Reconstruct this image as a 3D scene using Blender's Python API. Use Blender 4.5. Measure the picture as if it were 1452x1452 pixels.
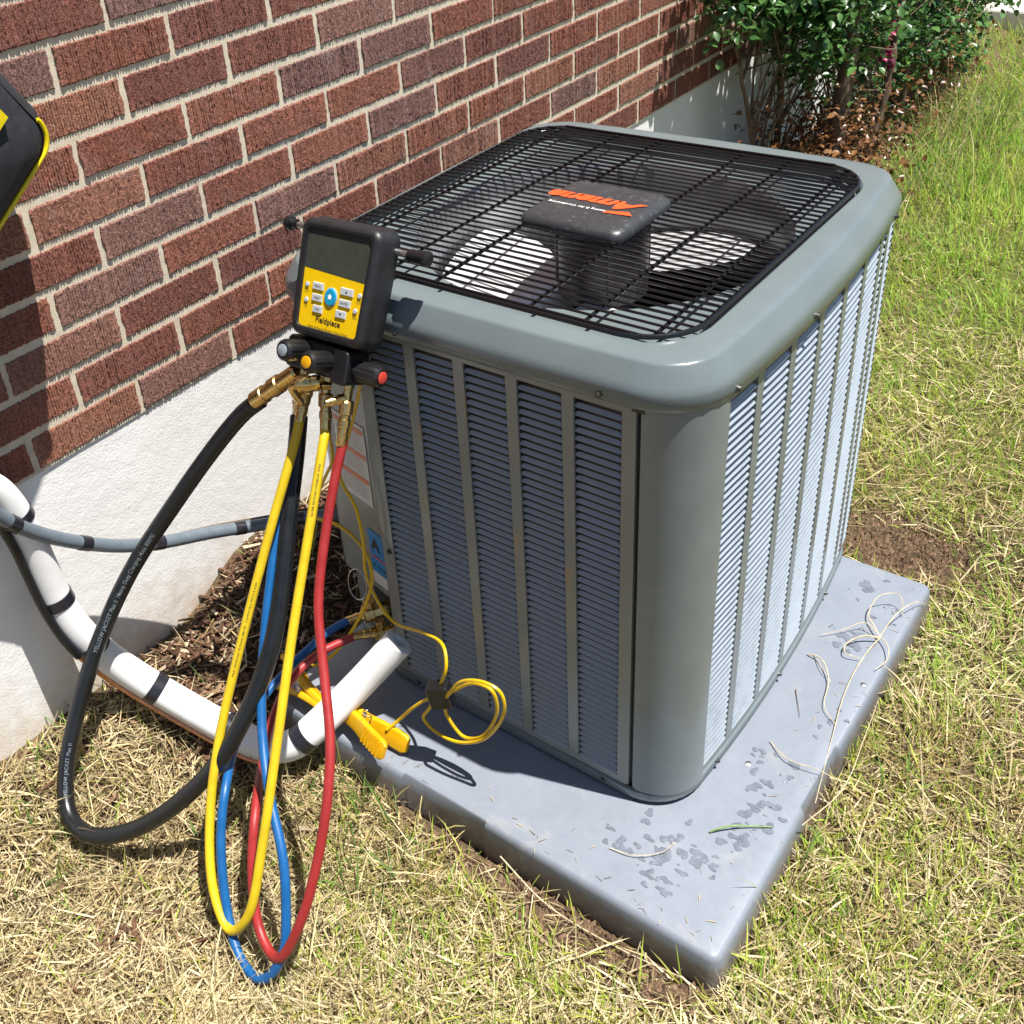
import bpy, math, random
import numpy as np
from mathutils import Vector, Matrix

random.seed(7)
rng = np.random.default_rng(11)
for o in list(bpy.data.objects):
    bpy.data.objects.remove(o)
sc = bpy.context.scene
COL = sc.collection

# ------------------------------------------------------------------ camera
cam = bpy.data.cameras.new('camera')
camo = bpy.data.objects.new('camera', cam)
COL.objects.link(camo)
CAM = np.array([0.4617, -1.0067, 1.4416])
yaw, pitch, roll, foc = -0.717, -0.5594, -0.0974, 1.0567
fw = Vector((math.sin(yaw)*math.cos(pitch), math.cos(yaw)*math.cos(pitch), math.sin(pitch)))
rt0 = Vector((math.cos(yaw), -math.sin(yaw), 0)); up0 = rt0.cross(fw)
rt = rt0*math.cos(roll)+up0*math.sin(roll); up = -rt0*math.sin(roll)+up0*math.cos(roll)
m = Matrix((( rt.x, up.x, -fw.x), (rt.y, up.y, -fw.y), (rt.z, up.z, -fw.z))).to_4x4()
m.translation = Vector(CAM)
camo.matrix_world = m
cam.sensor_width = 36.0; cam.sensor_height = 36.0; cam.sensor_fit = 'HORIZONTAL'
cam.lens = foc*36.0
cam.shift_x = 0.0796; cam.shift_y = -0.0933
cam.clip_start = 0.02; cam.clip_end = 500
sc.camera = camo

# ------------------------------------------------------------------ sky, sun, exposure
SUN = Vector((0.305, 0.095, 1.0)).normalized()      # towards the sun
w = bpy.data.worlds.new('World'); sc.world = w; w.use_nodes = True
wn = w.node_tree.nodes; wl = w.node_tree.links
bg = wn['Background']
sky = wn.new('ShaderNodeTexSky'); sky.sky_type = 'NISHITA'; sky.sun_disc = False
sky.sun_elevation = math.asin(SUN.z)
sky.sun_rotation = math.atan2(SUN.x, SUN.y)
sky.air_density = 1.0; sky.dust_density = 0.6; sky.ozone_density = 1.0
wl.new(sky.outputs[0], bg.inputs[0]); bg.inputs[1].default_value = 0.06
sl = bpy.data.lights.new('sun', 'SUN'); sl.energy = 5.0; sl.angle = math.radians(0.53); sl.color = (1.0, 0.955, 0.88)
so = bpy.data.objects.new('sun', sl); COL.objects.link(so)
so.rotation_euler = SUN.to_track_quat('Z', 'Y').to_euler(); so.location = (2, 1, 5)
sc.view_settings.view_transform = 'Standard'; sc.view_settings.look = 'None'
sc.view_settings.exposure = 1.10; sc.view_settings.gamma = 1.0
sc.view_settings.use_curve_mapping = False
sc.cycles.max_bounces = 6; sc.cycles.diffuse_bounces = 3; sc.cycles.transparent_max_bounces = 8

# ------------------------------------------------------------------ material helpers
class NT:
    def __init__(s, name):
        s.m = bpy.data.materials.new(name); s.m.use_nodes = True
        s.t = s.m.node_tree; s.b = s.t.nodes['Principled BSDF']; s.out = s.t.nodes['Material Output']
    def n(s, kind, **kw):
        nd = s.t.nodes.new('ShaderNode'+kind)
        for k, v in kw.items():
            if k in nd.inputs.keys() if not k.startswith('_') else False: nd.inputs[k].default_value = v
            else: setattr(nd, k.lstrip('_'), v)
        return nd
    def l(s, a, b): s.t.links.new(a, b)
    def coord(s, which='Object'): return s.n('TexCoord').outputs[which]
    def noise(s, scale, detail=4, rough=.55, vec=None, dist=0):
        nd = s.n('TexNoise'); nd.inputs['Scale'].default_value = scale; nd.inputs['Detail'].default_value = detail
        nd.inputs['Roughness'].default_value = rough; nd.inputs['Distortion'].default_value = dist
        s.l(vec if vec is not None else s.coord(), nd.inputs['Vector']); return nd.outputs['Fac']
    def ramp(s, fac, stops, interp='LINEAR'):
        nd = s.n('ValToRGB'); cr = nd.color_ramp; cr.interpolation = interp
        while len(cr.elements) < len(stops): cr.elements.new(.5)
        for e, (p, c) in zip(cr.elements, stops):
            e.position = p; e.color = (*c, 1) if len(c) == 3 else c
        s.l(fac, nd.inputs[0]); return nd.outputs[0]
    def mix(s, fac, a, b, mode='MIX'):
        nd = s.n('MixRGB'); nd.blend_type = mode
        for i, v in enumerate((fac, a, b)):
            if hasattr(v, 'is_output'): s.l(v, nd.inputs[i])
            else: nd.inputs[i].default_value = v if i == 0 else (*v, 1)
        return nd.outputs[0]
    def math(s, op, a, b=0.0):
        nd = s.n('Math'); nd.operation = op
        for i, v in enumerate((a, b)):
            if hasattr(v, 'is_output'): s.l(v, nd.inputs[i])
            else: nd.inputs[i].default_value = v
        return nd.outputs[0]
    def bump(s, h, strength=.3, dist=.002, prev=None):
        nd = s.n('Bump'); nd.inputs['Strength'].default_value = strength; nd.inputs['Distance'].default_value = dist
        s.l(h, nd.inputs['Height'])
        if prev is not None: s.l(prev, nd.inputs['Normal'])
        s.l(nd.outputs[0], s.b.inputs['Normal']); return nd.outputs[0]
    def base(s, c):
        if hasattr(c, 'is_output'): s.l(c, s.b.inputs['Base Color'])
        else: s.b.inputs['Base Color'].default_value = (*c, 1)
    def set(s, rough=None, metal=None, spec=None, coat=None):
        if rough is not None:
            if hasattr(rough, 'is_output'): s.l(rough, s.b.inputs['Roughness'])
            else: s.b.inputs['Roughness'].default_value = rough
        if metal is not None: s.b.inputs['Metallic'].default_value = metal
        if spec is not None: s.b.inputs['Specular IOR Level'].default_value = spec
        if coat is not None: s.b.inputs['Coat Weight'].default_value = coat

def simple(name, c, rough=.5, metal=0, spec=.5, var=.12, nscale=60, bump=0, bscale=400, bdist=.0006):
    t = NT(name)
    f = t.noise(nscale, 4)
    dark = tuple(max(0, x*(1-var)) for x in c); lite = tuple(min(1, x*(1+var)) for x in c)
    t.base(t.ramp(f, [(.3, dark), (.7, lite)])); 
    rn = t.ramp(f, [(.25, (rough*.85,)*3), (.75, (min(1, rough*1.15),)*3)])
    t.set(rough=rn, metal=metal, spec=spec)
    if bump: t.bump(t.noise(bscale, 3), bump, bdist)
    return t.m

M = {}
# brick
def mk_brick():
    t = NT('brick')
    oi = t.n('ObjectInfo'); gm = t.n('NewGeometry')
    r = t.math('FRACT', t.math('ADD', t.math('MULTIPLY', oi.outputs['Random'], 7.31), t.math('MULTIPLY', gm.outputs['Random Per Island'], 3.7)))
    c = t.ramp(r, [(0, (.31, .115, .078)), (.22, (.39, .160, .106)), (.38, (.34, .130, .090)), (.52, (.25, .100, .078)),
                   (.66, (.42, .19, .122)), (.8, (.31, .19, .168)), (.92, (.24, .094, .074)), (1, (.36, .14, .098))])
    tc = t.coord()
    add = t.n('VectorMath'); add.operation = 'ADD'; t.l(tc, add.inputs[0])
    cmb = t.n('CombineXYZ'); t.l(t.math('MULTIPLY', r, 37.0), cmb.inputs[0]); t.l(t.math('MULTIPLY', r, 11.0), cmb.inputs[1]); t.l(cmb.outputs[0], add.inputs[1])
    v = add.outputs[0]
    n1 = t.noise(28, 5, .6, v); n2 = t.noise(330, 4, .7, v); n3 = t.noise(9, 3, .5, v)
    c = t.mix(t.ramp(n1, [(.35, (0,)*3), (.75, (.55,)*3)]), c, (.25, .135, .115))
    c = t.mix(t.ramp(n2, [(.38, (1.0,)*3), (.58, (0,)*3)]), c, t.mix(1, c, (.34, .30, .30), 'MULTIPLY'))
    c = t.mix(t.ramp(n2, [(.70, (0,)*3), (.78, (.55,)*3)]), c, (.55, .36, .29))
    c = t.mix(t.ramp(n3, [(.62, (0,)*3), (.72, (.35,)*3)]), c, (.30, .24, .22))
    t.base(c); t.set(rough=.9, spec=.25)
    t.bump(n2, 1.0, .0026)
    return t.m
M['brick'] = mk_brick()
def mk_mortar():
    t = NT('mortar'); n = t.noise(60, 5); n2 = t.noise(700, 3, .7)
    c = t.ramp(n, [(.3, (.52, .455, .36)), (.7, (.66, .59, .47))])
    c = t.mix(t.ramp(n2, [(.35, (.6,)*3), (.55, (0,)*3)]), c, (.52, .44, .33))
    t.base(c); t.set(rough=.95, spec=.2); t.bump(n2, .8, .0015); return t.m
M['mortar'] = mk_mortar()
def mk_found():
    t = NT('foundation_paint'); tc = t.coord()
    sep = t.n('SeparateXYZ'); t.l(tc, sep.inputs[0])
    n = t.noise(5, 5, .6); n2 = t.noise(240, 5, .6); n3 = t.noise(22, 4)
    c = t.ramp(n, [(.3, (.70, .69, .68)), (.7, (.76, .755, .755))])
    # splashed soil stains near the ground, with ragged edge
    h = t.math('ADD', t.math('MULTIPLY', sep.outputs[2], -4.2), t.math('ADD', t.math('MULTIPLY', n3, 1.1), t.math('MULTIPLY', n, .5)))
    c = t.mix(t.ramp(h, [(.15, (0,)*3), (.75, (.75,)*3)]), c, (.50, .40, .29))
    t.base(c); t.set(rough=.8, spec=.3)
    b = t.bump(n2, .35, .0025); t.bump(t.noise(40, 3), .25, .004, b); return t.m
M['foundation'] = mk_found()
def mk_soil():
    t = NT('soil'); n = t.noise(7, 6, .65); n2 = t.noise(90, 6, .7); n3 = t.noise(500, 3, .6)
    c = t.ramp(n2, [(.25, (.06, .038, .022)), (.55, (.125, .085, .052)), (.8, (.20, .15, .10))])
    c = t.mix(t.ramp(n, [(.4, (0,)*3), (.7, (.6,)*3)]), c, (.15, .125, .06))
    sp = t.n('SeparateXYZ'); t.l(t.coord(), sp.inputs[0])
    k = t.math('MULTIPLY', t.ramp(t.math('MULTIPLY', sp.outputs[1], .4), [(.25, (0,)*3), (.7, (.8,)*3)]), t.ramp(t.math('ADD', sp.outputs[0], 1.0), [(.25, (0,)*3), (.45, (1,)*3)]))
    c = t.mix(k, c, t.ramp(n2, [(.3, (.075, .085, .022)), (.7, (.16, .165, .05))]))
    t.base(c); t.set(rough=.95, spec=.15)
    b = t.bump(n2, 1.0, .012); t.bump(n3, .7, .002, b); return t.m
M['soil'] = mk_soil()
def mk_leafy(name, trans=.35, rough=.6, spec=.35):
    t = NT(name); a = t.n('VertexColor'); a.layer_name = 'Col'
    t.base(a.outputs[0]); t.set(rough=rough, spec=spec)
    tr = t.n('BsdfTranslucent'); t.l(a.outputs[0], tr.inputs[0])
    mx = t.n('MixShader'); mx.inputs[0].default_value = trans
    t.l(t.b.outputs[0], mx.inputs[1]); t.l(tr.outputs[0], mx.inputs[2]); t.l(mx.outputs[0], t.out.inputs[0]); return t.m
M['grass'] = mk_leafy('grass_blade', .45, .5)
M['straw'] = mk_leafy('dry_straw', .25, .6)
M['mulch'] = mk_leafy('wood_mulch', 0.0, .9, .2)
M['leaf'] = mk_leafy('shrub_leaf', .3, .35, .5)
def mk_paint():
    t = NT('grey_paint'); n = t.noise(12, 4); n2 = t.noise(240, 4); n3 = t.noise(45, 5, .6, dist=.6)
    c = t.ramp(n, [(.3, (.104, .129, .137)), (.7, (.118, .145, .154))])
    c = t.mix(t.ramp(n2, [(.70, (0,)*3), (.76, (.5,)*3)]), c, (.22, .24, .24))
    c = t.mix(t.ramp(n3, [(.62, (0,)*3), (.72, (.35,)*3)]), c, (.12, .125, .115))
    t.base(c); t.set(rough=t.ramp(n3, [(.3, (.19,)*3), (.7, (.30,)*3)]), spec=.5)
    t.bump(t.noise(1500, 2), .06, .0004); return t.m
M['paint'] = mk_paint()
def mk_panel():
    # powder-coated louvre panel with rusty dust streaks and scuffs
    t = NT('panel_paint'); n = t.noise(12, 4)
    mp = t.n('Mapping'); mp.inputs['Scale'].default_value = (30, 30, 5); t.l(t.coord(), mp.inputs[0])
    s1 = t.noise(1, 5, .65, mp.outputs[0], 1.2); s2 = t.noise(1.4, 5, .7, mp.outputs[0])
    c = t.ramp(n, [(.3, (.175, .190, .180)), (.7, (.198, .213, .203))])
    c = t.mix(t.ramp(s1, [(.60, (0,)*3), (.70, (.75,)*3)]), c, (.30, .20, .085))
    c = t.mix(t.ramp(s2, [(.66, (0,)*3), (.74, (.6,)*3)]), c, (.38, .38, .37))
    t.base(c); t.set(rough=.26, spec=.55); t.bump(t.noise(1500, 2), .06, .0004); return t.m
M['panel'] = mk_panel()
M['panel_clean'] = simple('panel_paint_clean', (.165, .187, .192), .22, var=.06, nscale=18)
M['louver'] = simple('louver_paint_sky_tint', (.225, .26, .30), .28, var=.06, nscale=30)  # same sheet paint, lightened and blued: sky and sun reflection put into the colour
def mk_pad():
    t = NT('pad_plastic'); n = t.noise(9, 5, .6); n2 = t.noise(70, 5, .6); n3 = t.noise(38, 3, .5, dist=.3); tc = t.coord()
    c = t.ramp(n, [(.3, (.155, .175, .212)), (.7, (.180, .202, .242))])
    c = t.mix(t.ramp(n2, [(.62, (0,)*3), (.75, (.35,)*3)]), c, (.17, .17, .18))
    t.base(c); t.set(rough=t.ramp(n2, [(.3, (.34,)*3), (.7, (.5,)*3)]), spec=.5)
    sp = t.n('SeparateXYZ'); t.l(tc, sp.inputs[0])
    h = t.math('ADD', t.math('MULTIPLY', sp.outputs[2], -16.0), t.math('MULTIPLY', t.noise(60, 5, .7), .9))
    c = t.mix(t.ramp(h, [(.7, (0,)*3), (1.5, (.6,)*3)]), c, (.15, .105, .065))          # soil splashed on the foot
    dn = t.noise(16, 6, .7, dist=.8)
    c = t.mix(t.ramp(dn, [(.56, (0,)*3), (.72, (.4,)*3)]), c, (.27, .26, .245))           # dried dust
    sc_ = t.n('Mapping'); sc_.inputs['Scale'].default_value = (6, 90, 20); sc_.inputs['Rotation'].default_value = (0, 0, .6); t.l(tc, sc_.inputs[0])
    c = t.mix(t.ramp(t.noise(3, 4, .6, sc_.outputs[0]), [(.68, (0,)*3), (.74, (.35,)*3)]), c, (.28, .31, .36))   # scuffs
    t.base(c)
    b = t.bump(t.noise(25, 3), .12, .003); t.bump(t.noise(900, 3), .18, .0008, b); return t.m
M['pad'] = mk_pad()
M['wet'] = simple('damp_mark', (.118, .134, .165), .28, var=.2, nscale=50)
M['wire'] = simple('black_vinyl', (.005, .005, .006), .22, spec=.5)
M['black'] = simple('black_plastic', (.008, .008, .009), .36, bump=.15, bscale=900)
M['rubber'] = simple('black_rubber', (.011, .011, .013), .45, bump=.2, bscale=1200)
def mk_hose(name, c, rough=.42):
    t = NT(name); n = t.noise(35, 4); n2 = t.noise(260, 4, .6)
    d = tuple(x*.82 for x in c)
    k = t.ramp(n, [(.3, d), (.65, c)])
    k = t.mix(t.ramp(n2, [(.64, (0,)*3), (.74, (.4,)*3)]), k, tuple(x*.45 for x in c))
    t.base(k); t.set(rough=t.ramp(n, [(.3, (rough*.8,)*3), (.7, (rough*1.3,)*3)]), spec=.45); t.bump(n2, .1, .0006); return t.m
M['hose_yellow'] = mk_hose('yellow_hose_rubber', (.56, .40, .010))
M['hose_blue'] = mk_hose('blue_hose_rubber', (.004, .085, .26))
M['hose_red'] = mk_hose('red_hose_rubber', (.27, .018, .018))
M['hose_black'] = mk_hose('black_hose_rubber', (.008, .009, .011), .30)
M['cord_yellow'] = mk_hose('yellow_cord_plastic', (.60, .38, .004), .32)
M['clamp_yellow'] = mk_hose('yellow_clamp_plastic', (.62, .33, .002), .36)
M['brass'] = simple('brass', (.62, .43, .17), .28, metal=1, var=.18, nscale=180)
M['copper'] = simple('copper', (.62, .30, .17), .35, metal=1, var=.25, nscale=90)
M['steel'] = simple('zinc_steel', (.5, .5, .5), .35, metal=1, var=.15, nscale=200)
M['screw'] = simple('dark_screw', (.10, .10, .10), .35, metal=.8)
def mk_insul():
    t = NT('white_insulation')
    wv = t.n('TexWave'); wv.wave_type = 'BANDS'; wv.bands_direction = 'X'; wv.inputs['Scale'].default_value = 90
    uv = t.n('UVMap'); 
    a = t.n('Attribute'); a.attribute_name = 'along'
    cmb = t.n('CombineXYZ'); t.l(a.outputs['Fac'], cmb.inputs[0]); t.l(cmb.outputs[0], wv.inputs['Vector'])
    n = t.noise(25, 4)
    t.base(t.ramp(n, [(.3, (.62, .62, .63)), (.7, (.70, .70, .70))])); t.set(rough=.5, spec=.4)
    t.bump(wv.outputs['Fac'], .18, .0006); return t.m
M['insul'] = mk_insul()
M['conduit'] = simple('grey_conduit', (.105, .13, .155), .3, var=.08, bump=.3, bscale=160, bdist=.001)
M['tape'] = simple('black_tape', (.014, .014, .02), .28, spec=.55)
M['screen'] = simple('lcd_glass', (.040, .046, .036), .10, spec=.5)
M['yellow_face'] = simple('yellow_faceplate', (.66, .42, .0), .4, var=.03)
M['button'] = simple('grey_button', (.40, .42, .44), .45, var=.04)
M['cyan'] = simple('blue_button', (.006, .24, .42), .35, var=.05)
M['ink'] = simple('black_ink', (.015, .013, .01), .6)
M['white_ink'] = simple('white_ink', (.75, .75, .75), .6)
M['grey_ink'] = simple('pale_hose_print', (.16, .19, .22), .6)
M['orange'] = simple('orange_ink', (.60, .075, .016), .45, var=.05)
M['redcap'] = simple('red_cap', (.45, .045, .03), .35)
M['yellowcap'] = simple('yellow_cap', (.58, .28, .004), .35)
M['greycap'] = simple('grey_cap', (.20, .23, .26), .35)
def mk_motorcap():
    t = NT('motor_cover'); n = t.noise(110, 3, .5); n2 = t.noise(30, 4)
    c = t.ramp(n2, [(.3, (.022, .023, .026)), (.7, (.035, .036, .04))])
    c = t.mix(t.ramp(n, [(.60, (0,)*3), (.70, (.55,)*3)]), c, (.11, .10, .095))
    t.base(c); t.set(rough=.4, spec=.5); t.bump(t.noise(600, 3), .15, .0006); return t.m
M['motorcap'] = mk_motorcap()
M['alu'] = simple('galvanised_sheet', (.24, .25, .265), .32, metal=.65, var=.1, nscale=25)
M['fan'] = simple('aluminium_fan_blade', (.66, .67, .69), .34, metal=.5, var=.08, nscale=20)
M['coil'] = simple('coil_fins', (.022, .023, .025), .6)
M['blacksteel'] = simple('black_steel', (.02, .02, .022), .35)
M['label_white'] = simple('label_paper', (.50, .50, .50), .45, var=.04)
M['label_orange'] = simple('label_orange', (.55, .16, .05), .5, var=.04)
M['label_grey'] = simple('label_print', (.25, .25, .26), .5)
M['label_blue'] = simple('label_blue', (.015, .17, .42), .4, var=.05)
M['label_red'] = simple('label_red', (.5, .03, .06), .45)
M['fabric'] = simple('black_nylon', (.011, .012, .017), .7, var=.3, bump=.5, bscale=900, bdist=.001)
M['piping'] = simple('yellow_piping', (.60, .47, .0), .45)
def mk_bark():
    t = NT('bark'); mp = t.n('Mapping'); mp.inputs['Scale'].default_value = (60, 60, 14); t.l(t.coord(), mp.inputs[0])
    n = t.noise(1, 5, .65, mp.outputs[0])
    t.base(t.ramp(n, [(.3, (.07, .045, .03)), (.7, (.19, .14, .10))])); t.set(rough=.9, spec=.2); t.bump(n, .8, .004); return t.m
M['bark'] = mk_bark()
def mk_conc():
    t = NT('concrete'); n = t.noise(9, 5); n2 = t.noise(180, 4)
    t.base(t.mix(t.ramp(n2, [(.4, (.4,)*3), (.6, (0,)*3)]), t.ramp(n, [(.3, (.50, .47, .43)), (.7, (.58, .56, .52))]), (.42, .39, .36)))
    t.set(rough=.9, spec=.25); t.bump(n2, .5, .003); return t.m
M['concrete'] = mk_conc()

# ------------------------------------------------------------------ object helpers
def tag(o, label=None, cat=None, group=None, kind=None):
    for k, v in (('label', label), ('category', cat), ('group', group), ('kind', kind)):
        if v: o[k] = v
    return o
def empty(name, loc=(0, 0, 0)):
    o = bpy.data.objects.new(name, None); o.location = loc; COL.objects.link(o); return o
def link(name, me, parent=None):
    o = bpy.data.objects.new(name, me); COL.objects.link(o)
    if parent is not None: setp(o, parent)
    return o
def setp(o, parent):
    o.parent = parent
    o.matrix_parent_inverse = Matrix.Translation(-wloc(parent))      # parents are only ever translated
def wloc(p):
    if p.parent is None: return Vector(p.location)
    return wloc(p.parent)+p.matrix_parent_inverse.translation+Vector(p.location)
class MB:
    def __init__(s): s.v = []; s.f = []; s.al = []
    def add(s, vs, fs, al=None):
        b = len(s.v); s.v += [tuple(map(float, q)) for q in vs]; s.f += [tuple(b+i for i in f) for f in fs]
        s.al += list(al) if al is not None else [0.0]*len(vs)
        return s
    def box(s, x0, x1, y0, y1, z0, z1):
        vs = [(x, y, z) for z in (z0, z1) for y in (y0, y1) for x in (x0, x1)]
        return s.add(vs, [(0, 2, 3, 1), (4, 5, 7, 6), (0, 1, 5, 4), (2, 6, 7, 3), (0, 4, 6, 2), (1, 3, 7, 5)])
    def loops(s, loops, cap0=False, cap1=False, closed=True, al=None):
        n = len(loops[0]); vs = [p for L in loops for p in L]; fs = []
        for a in range(len(loops)-1):
            for i in range(n if closed else n-1):
                j = (i+1) % n
                fs.append((a*n+i, a*n+j, (a+1)*n+j, (a+1)*n+i))
        if cap0: fs.append(tuple(range(n-1, -1, -1)))
        if cap1: k = (len(loops)-1)*n; fs.append(tuple(range(k, k+n)))
        return s.add(vs, fs, al)
    def build(s, name, mat, parent=None, smooth=False, bevel=0, along=False, angle=40):
        me = bpy.data.meshes.new(name); me.from_pydata(s.v, [], s.f); me.update()
        me.materials.append(M[mat] if isinstance(mat, str) else mat)
        if smooth:
            me.polygons.foreach_set('use_smooth', [True]*len(me.polygons))
            try: me.set_sharp_from_angle(angle=math.radians(angle))
            except Exception: pass
        if along:
            at = me.attributes.new('along', 'FLOAT', 'POINT'); at.data.foreach_set('value', s.al)
        o = link(name, me, parent)
        if bevel:
            md = o.modifiers.new('bevel', 'BEVEL'); md.width = bevel; md.segments = 2; md.limit_method = 'ANGLE'; md.angle_limit = math.radians(35)
        return o
def catmull(pts, per=10):
    P = [np.array(p, float) for p in pts]; P = [2*P[0]-P[1]]+P+[2*P[-1]-P[-2]]; out = []
    for i in range(1, len(P)-2):
        p0, p1, p2, p3 = P[i-1:i+3]
        d = [max(1e-6, np.linalg.norm(b-a))**.5 for a, b in ((p0, p1), (p1, p2), (p2, p3))]
        m1 = ((p1-p0)/d[0]-(p2-p0)/(d[0]+d[1])+(p2-p1)/d[1])*d[1]
        m2 = ((p2-p1)/d[1]-(p3-p1)/(d[1]+d[2])+(p3-p2)/d[2])*d[1]
        for k in range(per):
            t = k/per
            out.append((2*t**3-3*t**2+1)*p1+(t**3-2*t**2+t)*m1+(-2*t**3+3*t**2)*p2+(t**3-t**2)*m2)
    out.append(P[-2]); return np.array(out)
def smoothpath(P, it=3):
    P = P.copy()
    for _ in range(it): P[1:-1] = .25*P[:-2]+.5*P[1:-1]+.25*P[2:]
    return P
def frames(P):
    T = np.gradient(P, axis=0); T /= np.linalg.norm(T, axis=1)[:, None]
    N = np.zeros_like(P); a = np.array([0, 0, 1.0]) if abs(T[0][2]) < .9 else np.array([1.0, 0, 0])
    n = np.cross(T[0], a); n /= np.linalg.norm(n)
    for i in range(len(P)):
        n = n-T[i]*(n@T[i]); n /= np.linalg.norm(n); N[i] = n
    return T, N, np.cross(T, N)
def arclen(P): return np.concatenate([[0], np.cumsum(np.linalg.norm(np.diff(P, axis=0), axis=1))])
def tube(mb, P, r, sides=12, cap=True, rf=None):
    T, N, B = frames(P); s = arclen(P); loops = []; al = []
    for i in range(len(P)):
        rr = r if rf is None else rf(s[i]/s[-1])*r
        loops.append([P[i]+rr*(math.cos(a)*N[i]+math.sin(a)*B[i]) for a in np.arange(sides)*2*math.pi/sides]); al += [s[i]]*sides
    mb.loops(loops, cap, cap, al=al); return mb
def lathe(mb, p, d, prof, sides=20):
    """prof: list of (distance along d, radius)"""
    p = np.array(p, float); d = np.array(d, float); d /= np.linalg.norm(d)
    a = np.array([0, 0, 1.0]) if abs(d[2]) < .9 else np.array([1.0, 0, 0]); n = np.cross(d, a); n /= np.linalg.norm(n); b = np.cross(d, n)
    mb.loops([[p+d*h+r*(math.cos(t)*n+math.sin(t)*b) for t in np.arange(sides)*2*math.pi/sides] for h, r in prof], True, True); return mb
def text_verts(body, size, shear=0, bold=0.0, spacing=1.0):
    cu = bpy.data.curves.new('t', 'FONT'); cu.body = body; cu.size = size; cu.shear = shear; cu.offset = bold; cu.space_character = spacing
    cu.resolution_u = 3; cu.fill_mode = 'FRONT'
    o = bpy.data.objects.new('t', cu); COL.objects.link(o)
    dg = bpy.context.evaluated_depsgraph_get(); me = bpy.data.meshes.new_from_object(o.evaluated_get(dg))
    V = np.array([tuple(v.co) for v in me.vertices]).reshape(-1, 3); F = [tuple(p.vertices) for p in me.polygons]
    bpy.data.objects.remove(o); bpy.data.curves.remove(cu); bpy.data.meshes.remove(me)
    return V, F
def place_text(mb, body, size, origin, ux, uy, align='c', **kw):
    V, F = text_verts(body, size, **kw)
    if not len(V): return mb
    x0, x1 = V[:, 0].min(), V[:, 0].max()
    sh = {'c': (x0+x1)/2, 'l': x0, 'r': x1}[align]
    o = np.array(origin, float); ux = np.array(ux, float); uy = np.array(uy, float)
    mb.add([o+(q[0]-sh)*ux+q[1]*uy for q in V], F); return mb

# ------------------------------------------------------------------ terrain height
def sstep(a, b, x): t = np.clip((x-a)/(b-a), 0, 1); return t*t*(3-2*t)
def gz(x, y):
    x = np.asarray(x, float); y = np.asarray(y, float)
    z = -.066+.006*np.sin(5.1*x+1.3)*np.cos(4.3*y)+.004*np.sin(13*x+2*y)*np.sin(11*y-3*x)
    tw = sstep(-.70, -.98, x)
    z = z+tw*(.085+.08*sstep(-.16, .05, y)*sstep(1.6, .8, y)+.04*sstep(-.5, -.7, y))
    z = z+.016*sstep(.15, .35, x)                                   # lawn a little proud of the pad's foot
    inside = sstep(.0, .02, np.minimum(np.minimum(x+.705, .148-x), np.minimum(y+.165, .742-y)))
    z = z*(1-inside)+(-.085)*inside
    return z
WX = -.974

# ------------------------------------------------------------------ ground sheet
def ground():
    u = np.linspace(-1, 1, 240)
    gx = .0+np.sinh(u*5.2)/np.sinh(5.2)*60*.9+u*1.6; gy = .6+np.sinh(u*5.2)/np.sinh(5.2)*60*.9+u*2.4
    X, Y = np.meshgrid(gx, gy); Z = gz(X, Y)
    n = len(u); me = bpy.data.meshes.new('ground')
    V = np.stack([X, Y, Z], -1).reshape(-1, 3)
    idx = np.arange(n*n).reshape(n, n)
    F = np.stack([idx[:-1, :-1], idx[:-1, 1:], idx[1:, 1:], idx[1:, :-1]], -1).reshape(-1, 4)
    me.from_pydata(V.tolist(), [], F.tolist()); me.polygons.foreach_set('use_smooth', [True]*len(me.polygons))
    me.materials.append(M['soil']); o = link('ground', me); tag(o, 'soil under the patchy lawn and mulch beside the house', kind='structure')
ground()

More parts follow.
